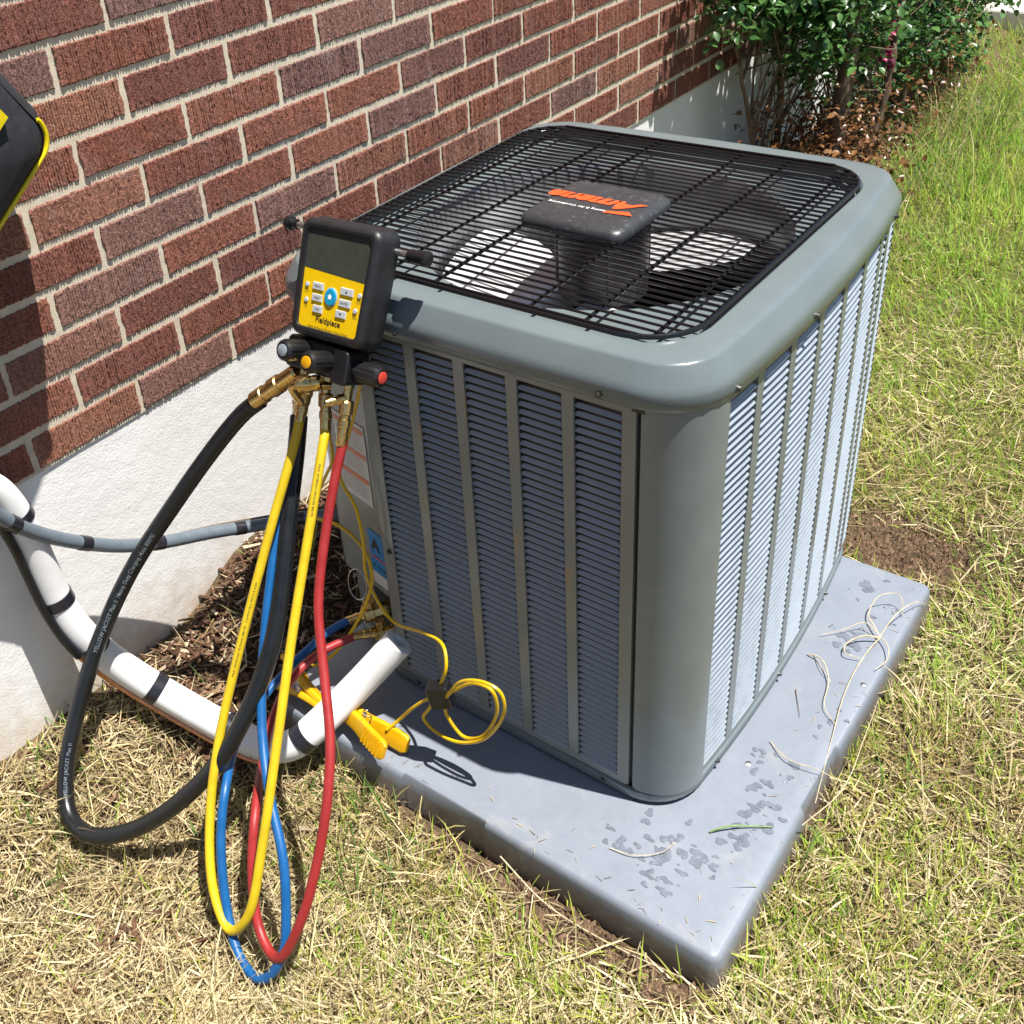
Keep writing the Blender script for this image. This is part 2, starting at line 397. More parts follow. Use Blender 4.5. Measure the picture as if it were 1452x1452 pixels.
# ------------------------------------------------------------------ brick wall
def px(p):
    d = np.asarray(p, float)-CAM; z = d@np.array(fw)
    return 512+1024*(.0-.0796)+foc*1024*(d@np.array(rt))/z, 512+1024*(-.0933)-foc*1024*(d@np.array(up))/z, z
def brick_mesh(k, L, H, rich=True):
    r = np.random.default_rng(100+k); mb = MB()
    n = 38 if rich else 1; cols = []; D = .022
    if rich:
        ed = .0035
        ys = [-L/2, -L/2+.0025]
        dep = [-.0010, 0.0]
        p = (L-.016)/n
        for i in range(n):
            y = -L/2+.008+i*p
            gd = r.uniform(.0013, .0025)
            if r.random() < .12: gd *= .3
            ys += [y+.05*p, y+.42*p+r.normal(0, .04)*p, y+.60*p]; dep += [0, -gd, -gd*.8]
        ys += [L/2-.0025, L/2]; dep += [0, -.0010]
        zs = np.linspace(-H/2, H/2, 10); zs = np.concatenate([[zs[0]], [zs[0]+.0018], zs[1:-1], [zs[-1]-.0018], [zs[-1]]])
        ys = np.array(ys); dep = np.array(dep)
        G = np.zeros((len(zs), len(ys), 3))
        for a, z in enumerate(zs):
            jx = dep+r.normal(0, .00035, len(ys))
            edge = a in (0, len(zs)-1)
            if edge: jx = jx-.0012
            jy = r.normal(0, .0004, len(ys)); jz = r.normal(0, .0009 if edge else .0003, len(ys)); jy[:2] += r.normal(0, .0008); jy[-2:] += r.normal(0, .0008)
            G[a, :, 0] = jx; G[a, :, 1] = ys+jy; G[a, :, 2] = z+jz
        nz, ny = len(zs), len(ys); vs = G.reshape(-1, 3)
        fs = [(a*ny+b, a*ny+b+1, (a+1)*ny+b+1, (a+1)*ny+b) for a in range(nz-1) for b in range(ny-1)]
        mb.add(vs, fs)
        ring = [tuple(G[0, b]) for b in range(ny)]+[tuple(G[a, ny-1]) for a in range(1, nz)]+[tuple(G[nz-1, b]) for b in range(ny-2, -1, -1)]+[tuple(G[a, 0]) for a in range(nz-2, 0, -1)]
        mb.loops([ring, [(-D, q[1], q[2]) for q in ring]])
    me = bpy.data.meshes.new('brick'); me.from_pydata(mb.v, [], mb.f); me.update(); me.materials.append(M['brick']); return me
wall = tag(empty('brick_wall', (WX, 2.0, 0)), 'red scored-brick house wall above a white painted foundation', 'wall')
HALF, CZ, BY0, BZ0, J = .10864, .06928, -.1088, 1.0808, .0115
BL, BH = 2*HALF-J, CZ-.0140
meshes = [brick_mesh(k, BL, BH) for k in range(7)]
cands = []
for j in range(-22, 9):
    z = BZ0-j*CZ
    for i in range(-18, 66):
        if (i-j) % 2: continue
        y = BY0+(i+1)*HALF
        if y > 6.6: continue
        a = px((WX, y-BL/2, z)); b = px((WX, y+BL/2, z)); c = px((WX, y, z+BH/2)); d = px((WX, y, z-BH/2))
        vis = a[2] > .1 and b[0] > -5 and a[0] < 1029 and d[1] > -5
        area = abs(b[0]-a[0])*abs(d[1]-c[1]) if vis else 0
        if y > 3.3: area *= .2
        cands.append((area, y, z))
cands.sort(reverse=True)
rest = MB()
for k, (area, y, z) in enumerate(cands):
    if k < 296:
        o = link('brick', meshes[(k*5+random.randint(0, 2)) % 7]); o.location = (WX+random.uniform(-.0008, .0012), y+random.uniform(-.0015, .0015), z+random.uniform(-.0008, .0008))
        if random.random() < .5: o.rotation_euler = (math.pi, 0, 0)
        o.rotation_euler.y += random.uniform(-.012, .012)
        setp(o, wall)
    else:
        rest.box(WX-.02, WX-random.uniform(0, .001), y-BL/2, y+BL/2, z-BH/2, z+BH/2)
tag(rest.build('brick', 'brick', wall), kind='stuff')
mt = MB(); mt.box(WX-.12, WX-.0034, -2.1, 6.6, .492, 2.64); mt.build('mortar', 'mortar', wall)
fd = MB()
fy = np.linspace(-2.1, 6.6, 160); fz = np.linspace(-.4, .492, 24)
G = [[(WX-.0065+.0016*math.sin(3*y+2*z)+random.uniform(-.0006, .0006), y, z) for z in fz] for y in fy]
fd.loops(G, closed=False)
top = [(WX-.0065, y, .492) for y in fy]
fd.loops([top, [(WX-.1, y, .492) for y in fy]], closed=False)
fd.build('foundation', 'foundation', wall, smooth=True)

# ------------------------------------------------------------------ equipment pad
def arc(cx, cy, r, a0, a1, n=8): return [(cx+r*math.cos(math.radians(a0+(a1-a0)*k/n)), cy+r*math.sin(math.radians(a0+(a1-a0)*k/n))) for k in range(n+1)]
def offset_poly(P, d):
    P = np.array(P); a = np.roll(P, 1, 0); b = np.roll(P, -1, 0)
    def nr(v): L = np.linalg.norm(v, axis=1)[:, None]; v = v/np.maximum(L, 1e-9); return np.stack([v[:, 1], -v[:, 0]], 1)
    n = nr(P-a)+nr(b-P); n /= np.maximum(np.linalg.norm(n, axis=1)[:, None], 1e-6); return P+n*d
def pad():
    x0, x1, y0, y1 = -.709, .152, -.17, .748
    def edge(a, b, notch):
        # straight edge with one shallow moulded recess
        a = np.array(a); b = np.array(b); t = (b-a)/np.linalg.norm(b-a); L = np.linalg.norm(b-a); n = np.array([-t[1], t[0]])
        out = []
        for q in notch: out += [a+t*(q[0]), a+t*(q[0]+.004)+n*.008, a+t*(q[1]-.004)+n*.008, a+t*q[1]]
        return [tuple(v) for v in out]
    def ring(d, z):
        X0, X1, Y0, Y1, r = x0-d, x1+d, y0-d, y1+d, max(.016+d, .003)
        dn = .006 if d > -.004 else (.003 if d > -.006 else 0)
        def nt(a, b, notch):
            a = np.array(a); b = np.array(b); t = (b-a)/np.linalg.norm(b-a); n = np.array([-t[1], t[0]]); q0, q1 = notch
            return [tuple(v) for v in (a+t*q0, a+t*(q0+.004)+n*dn, a+t*(q1-.004)+n*dn, a+t*q1)]
        L = arc(X0+r, Y0+r, r, 180, 270, 5)+nt((X0, Y0), (X1, Y0), (.30+d, .47+d))+arc(X1-r, Y0+r, r, 270, 360, 5)+nt((X1, Y0), (X1, Y1), (.30+d, .45+d))+arc(X1-r, Y1-r, r, 0, 90, 5)+arc(X0+r, Y1-r, r, 90, 180, 5)
        return [(q[0], q[1], z) for q in L]
    lo = [ring(d, z) for d, z in ((.006, -.10), (.003, -.03), (.0005, -.010), (-.0015, -.0045), (-.005, -.0012), (-.009, 0.0), (-.03, 0.0005))]
    mb = MB(); mb.loops(lo, cap1=True)
    t = tag(empty('equipment_pad', (-.28, .29, -.07)), 'blue-grey plastic equipment pad under the air conditioner', 'pad')
    mb.build('pad_body', 'pad', t, smooth=True, angle=60)
    # damp marks left by splashed water, as thin puddle films
    wet = MB(); r = np.random.default_rng(5)
    def blob(cx, cy, s):
        n = 14; ph = r.uniform(0, 6.3, 3); st = r.uniform(.5, 1.1)
        c = [(cx+s*(1+.28*math.sin(2*a+ph[0])+.22*math.sin(3*a+ph[1])+.12*math.sin(5*a+ph[2]))*math.cos(a), cy+s*st*(1+.28*math.sin(2*a+ph[0])+.22*math.sin(3*a+ph[1]))*math.sin(a), .0013) for a in np.arange(n)*2*math.pi/n]
        b = len(wet.v); wet.add(c+[(cx, cy, .0017)], [(i, (i+1) % n, n) for i in range(n)])
    line = [(-.05, -.06), (.0, -.07), (.03, -.095), (.02, -.05), (.06, -.04), (.09, -.0), (.085, .05), (.10, .09), (.092, .14), (.07, .18), (.11, .32), (.08, .52), (.11, .62), (.06, .66)]
    for (a, b) in line:
        for _ in range(int(r.integers(6, 13))): blob(a+r.normal(0, .018), b+r.normal(0, .022), abs(r.normal(.0042, .0025))+.0014)
    tag(wet.build('damp_mark', 'wet', t), kind='stuff')
    for (a, b) in [(.135, .43), (.045, .165)]:
        s = MB(); lathe(s, (a, b, 0), (0, 0, 1), [(0, .005), (.0015, .005), (.0025, .002)], 10); s.build('rivet', 'steel', t, smooth=True)
pad()

# ------------------------------------------------------------------ air conditioner
AC = tag(empty('air_conditioner', (-.36, .39, 0)), 'grey outdoor air conditioner with louvered sides and a black fan grille', 'air conditioner')
H0, H1 = .020, .728           # lower and upper edge of the louvred panels
def rx(y): return .00884-.16*(y-.32)**2           # bowed right side
def body_outline(n=24):
    P = [(-.55, 0)]+[(-.55+(.465)*k/8, 0) for k in range(1, 8)]
    P += arc(-.085, .085, .085, 270, 357, 10)
    P += [(rx(y), y) for y in np.linspace(.09, .70, 14)]
    P += arc(rx(.70)-.083, .702, .083, 6, 90, 8)
    P += [(-.10-.5*k/4, .785+.008*math.sin(math.pi*k/4)) for k in range(1, 4)]
    P += arc(-.63, .695, .09, 90, 180, 8)
    P += [(-.722, .5), (-.724, .4), (-.722, .25)]
    P += arc(-.63, .13, .09, 180, 255, 8)
    return P
def cap_outline():
    P = [(-.62+.53*k/8, -.004*math.sin(math.pi*k/8)) for k in range(0, 9)]
    P += arc(-.085, .085, .085, 273, 357, 12)
    P += [(rx(y), y) for y in np.linspace(.09, .70, 14)]
    P += arc(rx(.70)-.083, .702, .083, 6, 90, 10)
    P += [(-.10-.5*k/4, .785+.008*math.sin(math.pi*k/4)) for k in range(1, 4)]
    P += arc(-.63, .695, .09, 90, 180, 10)
    P += [(-.722, .55), (-.724, .4), (-.722, .25)]
    P += arc(-.63, .09, .09, 180, 267, 12)
    return P
C0 = np.array([-.36, .388])
def radial(P, N=144):
    P = np.array(P)-C0; out = []
    Q = np.roll(P, -1, 0)
    for a in np.arange(N)*2*math.pi/N:
        d = np.array([math.cos(a), math.sin(a)]); e = Q-P
        den = d[0]*e[:, 1]-d[1]*e[:, 0]; den = np.where(abs(den) < 1e-12, 1e-12, den)
        t = (P[:, 0]*e[:, 1]-P[:, 1]*e[:, 0])/den; u = (P[:, 0]*d[1]-P[:, 1]*d[0])/den
        ok = (t > 0) & (u >= -1e-6) & (u <= 1+1e-6)
        out.append(C0+d*t[ok].max())
    return np.array(out)
def rrect(x0, x1, y0, y1, r, n=12):
    return arc(x0+r, y0+r, r, 180, 270, n)+arc(x1-r, y0+r, r, 270, 360, n)+arc(x1-r, y1-r, r, 0, 90, n)+arc(x0+r, y1-r, r, 90, 180, n)
RING = [(x+ (.012*(1-((y-.385)/.35)**2) if x > -.1 else 0), y) for x, y in rrect(-.692, -.056, .045, .726, .085)]
cap_p = cap_outline()
lo = []
for d, z in ((-.004, .7285), (.006, .7275), (.0095, .731), (.0112, .742), (.0112, .750), (.0098, .7565), (.0060, .7625), (-.0085, .7835), (-.0102, .7856), (-.0130, .7870), (-.021, .7880)):
    lo.append([(q[0], q[1], z) for q in radial(offset_poly(cap_p, d))])
rg = radial(offset_poly(RING, .004)); lo.append([(q[0], q[1], .7885) for q in rg])
rg = radial(offset_poly(RING, .001)); lo.append([(q[0], q[1], .786) for q in rg]); lo.append([(q[0], q[1], .772) for q in rg])
CR = .292
circ = [C0+CR*np.array([math.cos(a), math.sin(a)]) for a in np.arange(144)*2*math.pi/144]
lo.append([(c[0]*.12+q[0]*.88, c[1]*.12+q[1]*.88, .769) for c, q in zip(circ, rg)])
lo.append([(q[0], q[1], .767) for q in circ])
mb = MB(); mb.loops(lo); capo = mb.build('top_cap', 'paint', AC, smooth=True, angle=38)
# venturi ring and interior
mb = MB()
mb.loops([[(C0[0]+(q[0]-C0[0])*k, C0[1]+(q[1]-C0[1])*k, z) for q in circ] for k, z in ((.999, .7665), (.975, .755), (.965, .73), (.965, .60), (.98, .585))])
mb.build('fan_shroud', 'alu', AC, smooth=True, angle=60)
bo = offset_poly(body_outline(), -.016)
mb = MB(); mb.loops([[(q[0], q[1], z) for q in bo] for z in (.03, .765)], cap0=True); mb.build('condenser_coil', 'coil', AC)
mb = MB(); bo2 = offset_poly(body_outline(), -.004)
mb.loops([[(q[0], q[1], z) for q in offset_poly(body_outline(), d)] for d, z in ((-.02, .006), (.001, .006), (.0035, .010), (.0035, .024), (-.001, .0265), (-.02, .0265))], cap0=True)
mb.build('base_pan', 'paint', AC, smooth=True)
for (fx, fy_) in [(-.12, .12), (-.6, .14), (-.1, .66), (-.6, .66)]:
    mb = MB(); lathe(mb, (fx, fy_, .0006), (0, 0, 1), [(0, .035), (.006, .035)], 14); mb.build('foot', 'black', AC)
# louvres
def louver_mesh(L, pitch=.0127):
    h = pitch*1.0; d = .0070; nu = 13; us = []
    for k in range(nu):
        t = -1+2*k/(nu-1); us.append(math.copysign(1-(1-abs(t))**1.9, t))
    prof = [(.60, -.54), (.68, -.40), (.77, -.25), (.87, -.06), (.95, .13), (.985, .16), (1.0, .04)]
    vs = []; 
    for t in us:
        u = t*L/2; e = min(1, (L/2-abs(u))/.007); e = math.sqrt(max(0, 1-(1-e)**2))
        for (s, o) in prof:
            vs.append((u, -h*(s if s > .9 else 1-(1-s)*(e*.8+.2)), (o*d*e if o > 0 else o*d*(.25+.75*e)-.0003)))
    n = len(prof); fs = [(a*n+b, a*n+b+1, (a+1)*n+b+1, (a+1)*n+b) for a in range(nu-1) for b in range(n-1)]
    return vs, fs
PITCH = .0127; NL = 53; ZT = .7130
def shared(name, vs, fs, mat):
    me = bpy.data.meshes.new(name); me.from_pydata([tuple(map(float, v)) for v in vs], [], fs); me.polygons.foreach_set('use_smooth', [True]*len(me.polygons))
    me.materials.append(M[mat]); return me
FW = .0705; fcols = [-.1015-k*.0885-FW/2 for k in range(5)]
# front panel sheet with column openings (edges rolled at the right seam)
xs = sorted([-.549, -.0815]+[c-FW/2 for c in fcols]+[c+FW/2 for c in fcols]); zs = [.0275, ZT-NL*PITCH-.0005, ZT+.001, .7320]
def sheet(mb, fn, us, zs, holes, depth=.004):
    for a in range(len(us)-1):
        um = (us[a]+us[a+1])/2
        for b in range(len(zs)-1):
            zm = (zs[b]+zs[b+1])/2
            if b == 1 and any(abs(um-h) < .03 for h in holes): continue
            p = [fn(us[a], zs[b], 0), fn(us[a+1], zs[b], 0), fn(us[a+1], zs[b+1], 0), fn(us[a], zs[b+1], 0)]
            mb.add(p, [(0, 1, 2, 3)])
    # hole returns
    for h in holes:
        k = [i for i in range(len(us)-1) if abs((us[i]+us[i+1])/2-h) < .03]
        u0, u1 = us[k[0]], us[k[-1]+1]; z0, z1 = zs[1], zs[2]
        for (a, b) in (((u0, z0), (u1, z0)), ((u1, z0), (u1, z1)), ((u1, z1), (u0, z1)), ((u0, z1), (u0, z0))):
            mb.add([fn(*a, 0), fn(*b, 0), fn(*b, depth), fn(*a, depth)], [(0, 1, 2, 3)])
ff = lambda u, z, d: (u, d, z)
mb = MB(); sheet(mb, ff, xs, zs, fcols)
mb.add([(-.0815, 0, .0275), (-.0815, .012, .0275), (-.0815, .012, .7320), (-.0815, 0, .7320)], [(0, 1, 2, 3)])
mb.add([(-.549, 0, .0275), (-.549, .014, .0275), (-.549, .014, .7255), (-.549, 0, .7255)], [(3, 2, 1, 0)])
fpan = mb.build('louver_panel', 'panel', AC)
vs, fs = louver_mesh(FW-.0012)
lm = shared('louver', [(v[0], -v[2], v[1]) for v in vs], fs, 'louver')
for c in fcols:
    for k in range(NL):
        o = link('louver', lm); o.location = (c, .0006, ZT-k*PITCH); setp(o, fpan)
# right panel, bowed, wrapping round the near corner post
rcols = [.0815+k*.0995+.0405 for k in range(7)]; RW = .081
def rfn(u, z, d): return (rx(u)-d, u, z)
ys = sorted([.079, .786]+[c-RW/2 for c in rcols]+[c for c in rcols]+[c+RW/2 for c in rcols])
ys = [y for y in ys if y < .775]
ys[-1] = min(ys[-1], .772)
mb = MB(); sheet(mb, rfn, ys, zs, rcols)
post = [(-.0745, .012), (-.0745, .0)]+arc(-.0735, .0795, .0795, 271, 359, 16)[:]
post += [(rx(.079), .079)]
mb.loops([[(q[0], q[1], z) for q in post] for z in (.0275, .7320)], closed=False)
rpan = mb.build('louver_panel', 'panel_clean', AC, smooth=True, angle=30)
vs, fs = louver_mesh(RW-.0012); stuff = MB(); cnt = 0
rl = None
for ci, c in enumerate(rcols):
    ang = math.atan2(-.32*(c-.32), 1.0)
    for k in range(NL):
        z = ZT-k*PITCH
        if cnt < 34 and ci == 0:
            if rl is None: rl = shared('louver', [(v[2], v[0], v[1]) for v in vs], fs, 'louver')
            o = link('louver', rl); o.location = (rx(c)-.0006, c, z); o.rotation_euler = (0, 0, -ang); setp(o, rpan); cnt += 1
        else:
            stuff.add([(rx(c+v[0])-.0006+v[2], c+v[0], z+v[1]) for v in vs], fs)
tag(stuff.build('louver', 'louver', rpan, smooth=True), kind='stuff')
# back and left sheets (plain)
P = body_outline(); k0 = next(i for i, q in enumerate(P) if q[1] > .69)
mb = MB(); pp = P[k0:]+[]
mb.loops([[(q[0], q[1], z) for q in pp[:-9]] for z in (.0275, .7320)], closed=False); mb.build('rear_panel', 'paint', AC, smooth=True)
# service panel beside the front louvres, slightly set back
sp = [(-.722, .12)]+arc(-.668, .092, .054, 180, 255, 8)+[(-.665, .040), (-.5525, .014)]
mb = MB(); mb.loops([[(q[0], q[1], z) for q in sp] for z in (.17, .7255)], closed=False)
mb.loops([[(q[0], q[1], z) for q in [(q[0]+.004, q[1]+.02) for q in sp]] for z in (.0275, .17)], closed=False)
svc = mb.build('service_panel', 'panel', AC, smooth=True, angle=30)
mb = MB(); mb.box(-.5528, -.5495, .003, .016, .03, .7255); mb.build('seam_shade_strip', 'black', AC)  # black strips stand in for the shade inside the open panel seams
mb = MB(); mb.box(-.0812, -.0748, .006, .016, .03, .7255); mb.build('seam_shade_strip', 'black', AC)
mb = MB(); mb.box(-.0875, -.0700, -.0012, .004, .7205, .7268); mb.build('seam_clip', 'black', AC)
mb = MB(); mb.box(-.0850, -.0720, -.0012, .004, .0262, .0300); mb.build('seam_clip', 'black', AC)
# warning label and nameplate on the service panel
def svc_pt(x, z, off=.0012):
    t = (x+.665)/(.1125); y = .040+(.014-.040)*t; n = np.array([-.225, -.974, 0]); return np.array([x, y, z])+n*off
def quad_on(mb, x0, x1, z0, z1, off): mb.add([svc_pt(x0, z0, off), svc_pt(x1, z0, off), svc_pt(x1, z1, off), svc_pt(x0, z1, off)], [(0, 1, 2, 3)]); return mb
lab = quad_on(MB(), -.663, -.577, .360, .520, .0012).build('warning_label', 'label_white', AC)
for z in (.512, .463, .414): quad_on(MB(), -.661, -.580, z-.009, z, .0018).build('label_band', 'label_orange', lab)
ux = np.array([.974, -.225, 0]); uz = np.array([0, 0, 1.0])
pr = MB(); r = random.Random(3)
for z0 in (.497, .448, .399):
    for k in range(5):
        place_text(pr, ''.join(r.choice('aeionrstlcdu mp') for _ in range(26)), .0062, svc_pt(-.658, z0-k*.0066, .0018), ux, uz, 'l')
pr.build('label_print', 'label_grey', lab)
nb = quad_on(MB(), -.606, -.556, .185, .305, .0012).build('name_plate', 'label_blue', AC)
quad_on(MB(), -.605, -.557, .186, .212, .0018).build('plate_strip', 'label_white', nb)
t_ = MB(); place_text(t_, 'A', .034, svc_pt(-.588, .264, .002), ux, uz, bold=.0012); t_.build('lettering', 'ink', nb); t_ = MB(); place_text(t_, 'R-410A', .013, svc_pt(-.581, .222, .002), ux, uz); t_.build('lettering', 'ink', nb)
quad_on(MB(), -.602, -.560, .245, .249, .0018).build('plate_line', 'label_red', nb)
# screws
def screw(p, d, r=.0052):
    mb = MB(); lathe(mb, p, d, [(-.001, r*1.3), (.0006, r*1.3), (.0008, r*.8), (.004, r*.8), (.005, r*.45)], 8); mb.build('screw', 'screw', AC)
for x in (-.455, -.128): screw((x, -.0118, .738), (0, -1, 0), .0048)
for y in (.085, .31, .69): screw((rx(y)+.0108, y, .738), (1, -.0, 0), .0048)
for x in (-.5, -.33, -.125): screw((x, -.0034, .017), (0, -1, 0), .0035)
for y in (.13, .36, .6): screw((rx(y)+.0034, y, .017), (1, 0, 0), .0035)
screw((-.535, -.0005, .30), (0, -1, 0), .004)

# fan guard
guard = MB()
rp = np.array([(q[0], q[1], .7925) for q in offset_poly(RING, -.003)]); 
T_ = []
def closed_tube(mb, P, r, sides=8):
    P = np.array(P); n = len(P); loops = []
    for i in range(n):
        t = P[(i+1) % n]-P[i-1]; t /= np.linalg.norm(t); nn = np.array([t[1], -t[0], 0]); bb = np.array([0, 0, 1.0])
        loops.append([P[i]+r*(math.cos(a)*nn+math.sin(a)*bb) for a in np.arange(sides)*2*math.pi/sides])
    loops.append(loops[0]); mb.loops(loops)
closed_tube(guard, rp, .0038)
rp2 = np.array([(q[0], q[1], .7885) for q in offset_poly(RING, -.010)]); closed_tube(guard, rp2, .0022)
gobj = guard.build('fan_guard', 'wire', AC, smooth=True)
RP = np.array(offset_poly(RING, -.003))
def span(axis, v):
    a = RP; b = np.roll(RP, -1, 0); out = []
    for p, q in zip(a, b):
        if (p[axis]-v)*(q[axis]-v) < 0:
            t = (v-p[axis])/(q[axis]-p[axis]); out.append(p[1-axis]+(q[1-axis]-p[1-axis])*t)
    return (min(out), max(out)) if len(out) >= 2 else None
NW = 41
for k in range(NW):
    y = .0535+k*(.719-.0535)/(NW-1)
    s = span(1, y)
    if not s: continue
    mb = MB(); L = np.linspace(s[0], s[1], 7); dome = .0035
    tube(mb, np.array([(x, y, .7955+dome*(1-((x-C0[0])/.33)**2)*(1-((y-C0[1])/.34)**2)) for x in L]), .0019, 6); mb.build('guard_wire', 'wire', gobj, smooth=True)
for x in (-.635, -.52, -.435, -.275, -.19, -.095):
    s = span(0, x)
    if not s: continue
    mb = MB(); L = np.linspace(s[0]+.001, s[1]-.001, 9)
    tube(mb, np.array([(x, y, .7915+.0035*(1-((x-C0[0])/.33)**2)*(1-((y-C0[1])/.34)**2)) for y in L]), .0028, 8)
    mb.build('guard_crossbar', 'wire', gobj, smooth=True)
# motor cover plate with lettering
PC = np.array([-.348, .352]); PLX, PLY = .088, .084
def plate():
    lo = []
    base = np.array(rrect(-PLX, PLX, -PLY, PLY, .016, 6))
    base[:, 0] *= 1+.02*(1-(base[:, 1]/PLY)**2); base[:, 1] *= 1+.05*(1-(base[:, 0]/PLX)**2)
    for d, z in ((-.004, .7995), (.0, .801), (.001, .806), (-.001, .813), (-.006, .8175), (-.012, .8190), (-.03, .8200)):
        lo.append([(PC[0]+q[0]*(1+d/PLX), PC[1]+q[1]*(1+d/PLY), z) for q in base])
    mb = MB(); mb.loops(lo, True, True); return mb.build('motor_cover', 'motorcap', AC, smooth=True, angle=50)
plo = plate()
mb = MB(); place_text(mb, 'Amana', .056, (PC[0]-.006, PC[1]+.020, .8212), (-1.05, 0, 0), (0, -.74, 0), shear=.35, bold=.0026, spacing=.92)
mb.add([(PC[0]+.075, PC[1]-.024, .8213), (PC[0]+.028, PC[1]-.030, .8213), (PC[0]+.03, PC[1]-.022, .8213), (PC[0]+.064, PC[1]-.012, .8213)], [(0, 1, 2, 3)])
mb.build('lettering', 'orange', plo)
mb = MB(); place_text(mb, 'Heating & Air Conditioning', .0115, (PC[0]-.018, PC[1]-.021, .8212), (-.82, 0, 0), (0, -.8, 0)); mb.build('lettering', 'white_ink', plo)
# motor, fan hub and blades
mb = MB(); lathe(mb, (PC[0], PC[1]+.02, .660), (0, 0, 1), [(0, .06), (.01, .072), (.1, .072), (.128, .066), (.139, .06)], 28); mb.build('fan_motor', 'blacksteel', AC, smooth=True)
for a in (40, 130, 220, 310):
    mb = MB(); cx, cy = PC[0]+.07*math.cos(math.radians(a)), PC[1]+.02+.07*math.sin(math.radians(a))
    tube(mb, np.array([(cx, cy, .69), (cx, cy, .80)]), .006, 8); mb.build('motor_stud', 'blacksteel', AC, smooth=True)
mb = MB(); lathe(mb, (C0[0], C0[1], .622), (0, 0, 1), [(0, .045), (.03, .045), (.034, .03)], 24); mb.build('fan_hub', 'steel', AC, smooth=True)
for b in range(3):
    mb = MB(); a0 = math.radians(206+120*b); G = []
    for r_ in np.linspace(.05, .272, 8):
        half = math.radians(50-22*(r_-.05)/.222*0.2); row = []
        for t in np.linspace(-1, 1, 9):
            a = a0+t*half*(.62+.38*math.sin(math.pi*(r_-.03)/.3)); row.append((C0[0]+r_*math.cos(a), C0[1]+r_*math.sin(a), .652-t*.040*(.4+.6*r_/.27)+.008*(1-t*t)))
        G.append(row)
    mb.loops(G, closed=False); mb.build('fan_blade', 'fan', AC, smooth=True)
# service valves at the lower corner
for (vx, vy, vz, k) in ((-.598, -.004, .135, 1.0), (-.572, -.010, .105, .8)):
    mb = MB(); lathe(mb, (vx+.03, vy+.045, vz), (-.6, -1, 0), [(0, .011*k), (.018, .011*k), (.018, .016*k), (.034, .016*k), (.034, .012*k), (.05, .012*k), (.05, .015*k), (.066, .015*k), (.068, .009*k)], 6)
    lathe(mb, (vx, vy, vz-.005), (0, 0, 1), [(0, .009*k), (.022, .009*k), (.022, .012*k), (.034, .012*k)], 6)
    lathe(mb, (vx+.012, vy+.012, vz), (-1, -.3, -.1), [(0, .007*k), (.02, .007*k), (.02, .010*k), (.034, .010*k)], 12)
    mb.build('service_valve', 'brass', AC, bevel=.0008)
mb = MB(); ring = [(-.625+.022*math.cos(a), .0+.006*math.sin(a), .185+.03*math.sin(a)) for a in np.linspace(0, 2*math.pi, 25)]
tube(mb, np.array(ring), .0011, 6, cap=False); mb.build('tag_ring', 'steel', AC, smooth=True)

# ------------------------------------------------------------------ digital manifold gauge
GO = np.array([-.600, -.086, .738]); GU = np.array([1, 0, .03]); GU /= np.linalg.norm(GU)
GV = np.array([-.01, .42, .907]); GV -= GU*(GV@GU); GV /= np.linalg.norm(GV); GWv = np.cross(GU, GV)
def G3(u, v, w_=0.0): return GO+1.08*(GU*u+GV*v+GWv*w_)
GA = tag(empty('manifold_gauge', tuple(G3(.07, -.05, -.03))), 'black and yellow digital manifold gauge leaning on the air conditioner top', 'gauge')
def guv(L, w_): return [tuple(G3(a, b, w_)) for a, b in L]
def slab(P, levels, cap0=True, cap1=True):
    mb = MB(); mb.loops([guv(offset_poly(P, d), w_) for d, w_ in levels], cap0, cap1); return mb
GS = 1.08; W_, H_, D_ = .138, .154, .048
body = rrect(0, W_, 0, H_, .016, 6)
body = [(x+(.004 if x > W_/2 else -.004)*(y/H_)*0-(.006*(1-y/H_) if x > W_/2 else -.004*(1-y/H_)), y) for x, y in body]
op = rrect(.0125, .1255, .0125, .1425, .006, 6)
op = [(x-(.005*(1-y/H_) if x > W_/2 else -.004*(1-y/H_)), y) for x, y in op]
mb = slab(body, [(-.010, -D_), (-.003, -D_+.003), (.0025, -D_+.010), (.0025, -.022), (-.0005, -.016), (0, -.010), (-.0015, -.004), (-.005, -.0008), (-.008, 0)], True, False)
mb.build('rubber_boot', 'rubber', GA, smooth=True, angle=60)
N = 120
def rad2(P, c, N=120):
    P = np.array(P)-c; Q = np.roll(P, -1, 0); out = []
    for a in np.arange(N)*2*math.pi/N:
        d = np.array([math.cos(a), math.sin(a)]); e = Q-P; den = d[0]*e[:, 1]-d[1]*e[:, 0]; den = np.where(abs(den) < 1e-12, 1e-12, den)
        t = (P[:, 0]*e[:, 1]-P[:, 1]*e[:, 0])/den; u = (P[:, 0]*d[1]-P[:, 1]*d[0])/den; ok = (t > 0) & (u >= -1e-6) & (u <= 1+1e-6); out.append(c+d*t[ok].max())
    return np.array(out)
cc = np.array([.068, .077])
mb = MB(); mb.loops([guv(rad2(offset_poly(body, -.0079), cc), -.0001), guv(rad2(op, cc), -.0006), guv(rad2(offset_poly(op, -.001), cc), -.005)]); mb.build('bezel', 'rubber', GA, smooth=True, angle=50)
YT = .0875
def clipq(P, lo, hi): return [(x, min(max(y, lo), hi)) for x, y in P]
fp = [(.0165, .0125), (.1200, .0125), (.1228, YT-.004), (.0145, YT+.001)]
mb = slab(offset_poly(fp, .0015), [(0, -.006), (0, -.0042)]); mb.build('face_plate', 'yellow_face', GA)
lcd = [(.0140, YT+.002), (.1240, YT-.003), (.1250, .1420), (.0130, .1420)]
mb = slab(lcd, [(0, -.006), (0, -.0040)]); scr = mb.build('screen', 'screen', GA)
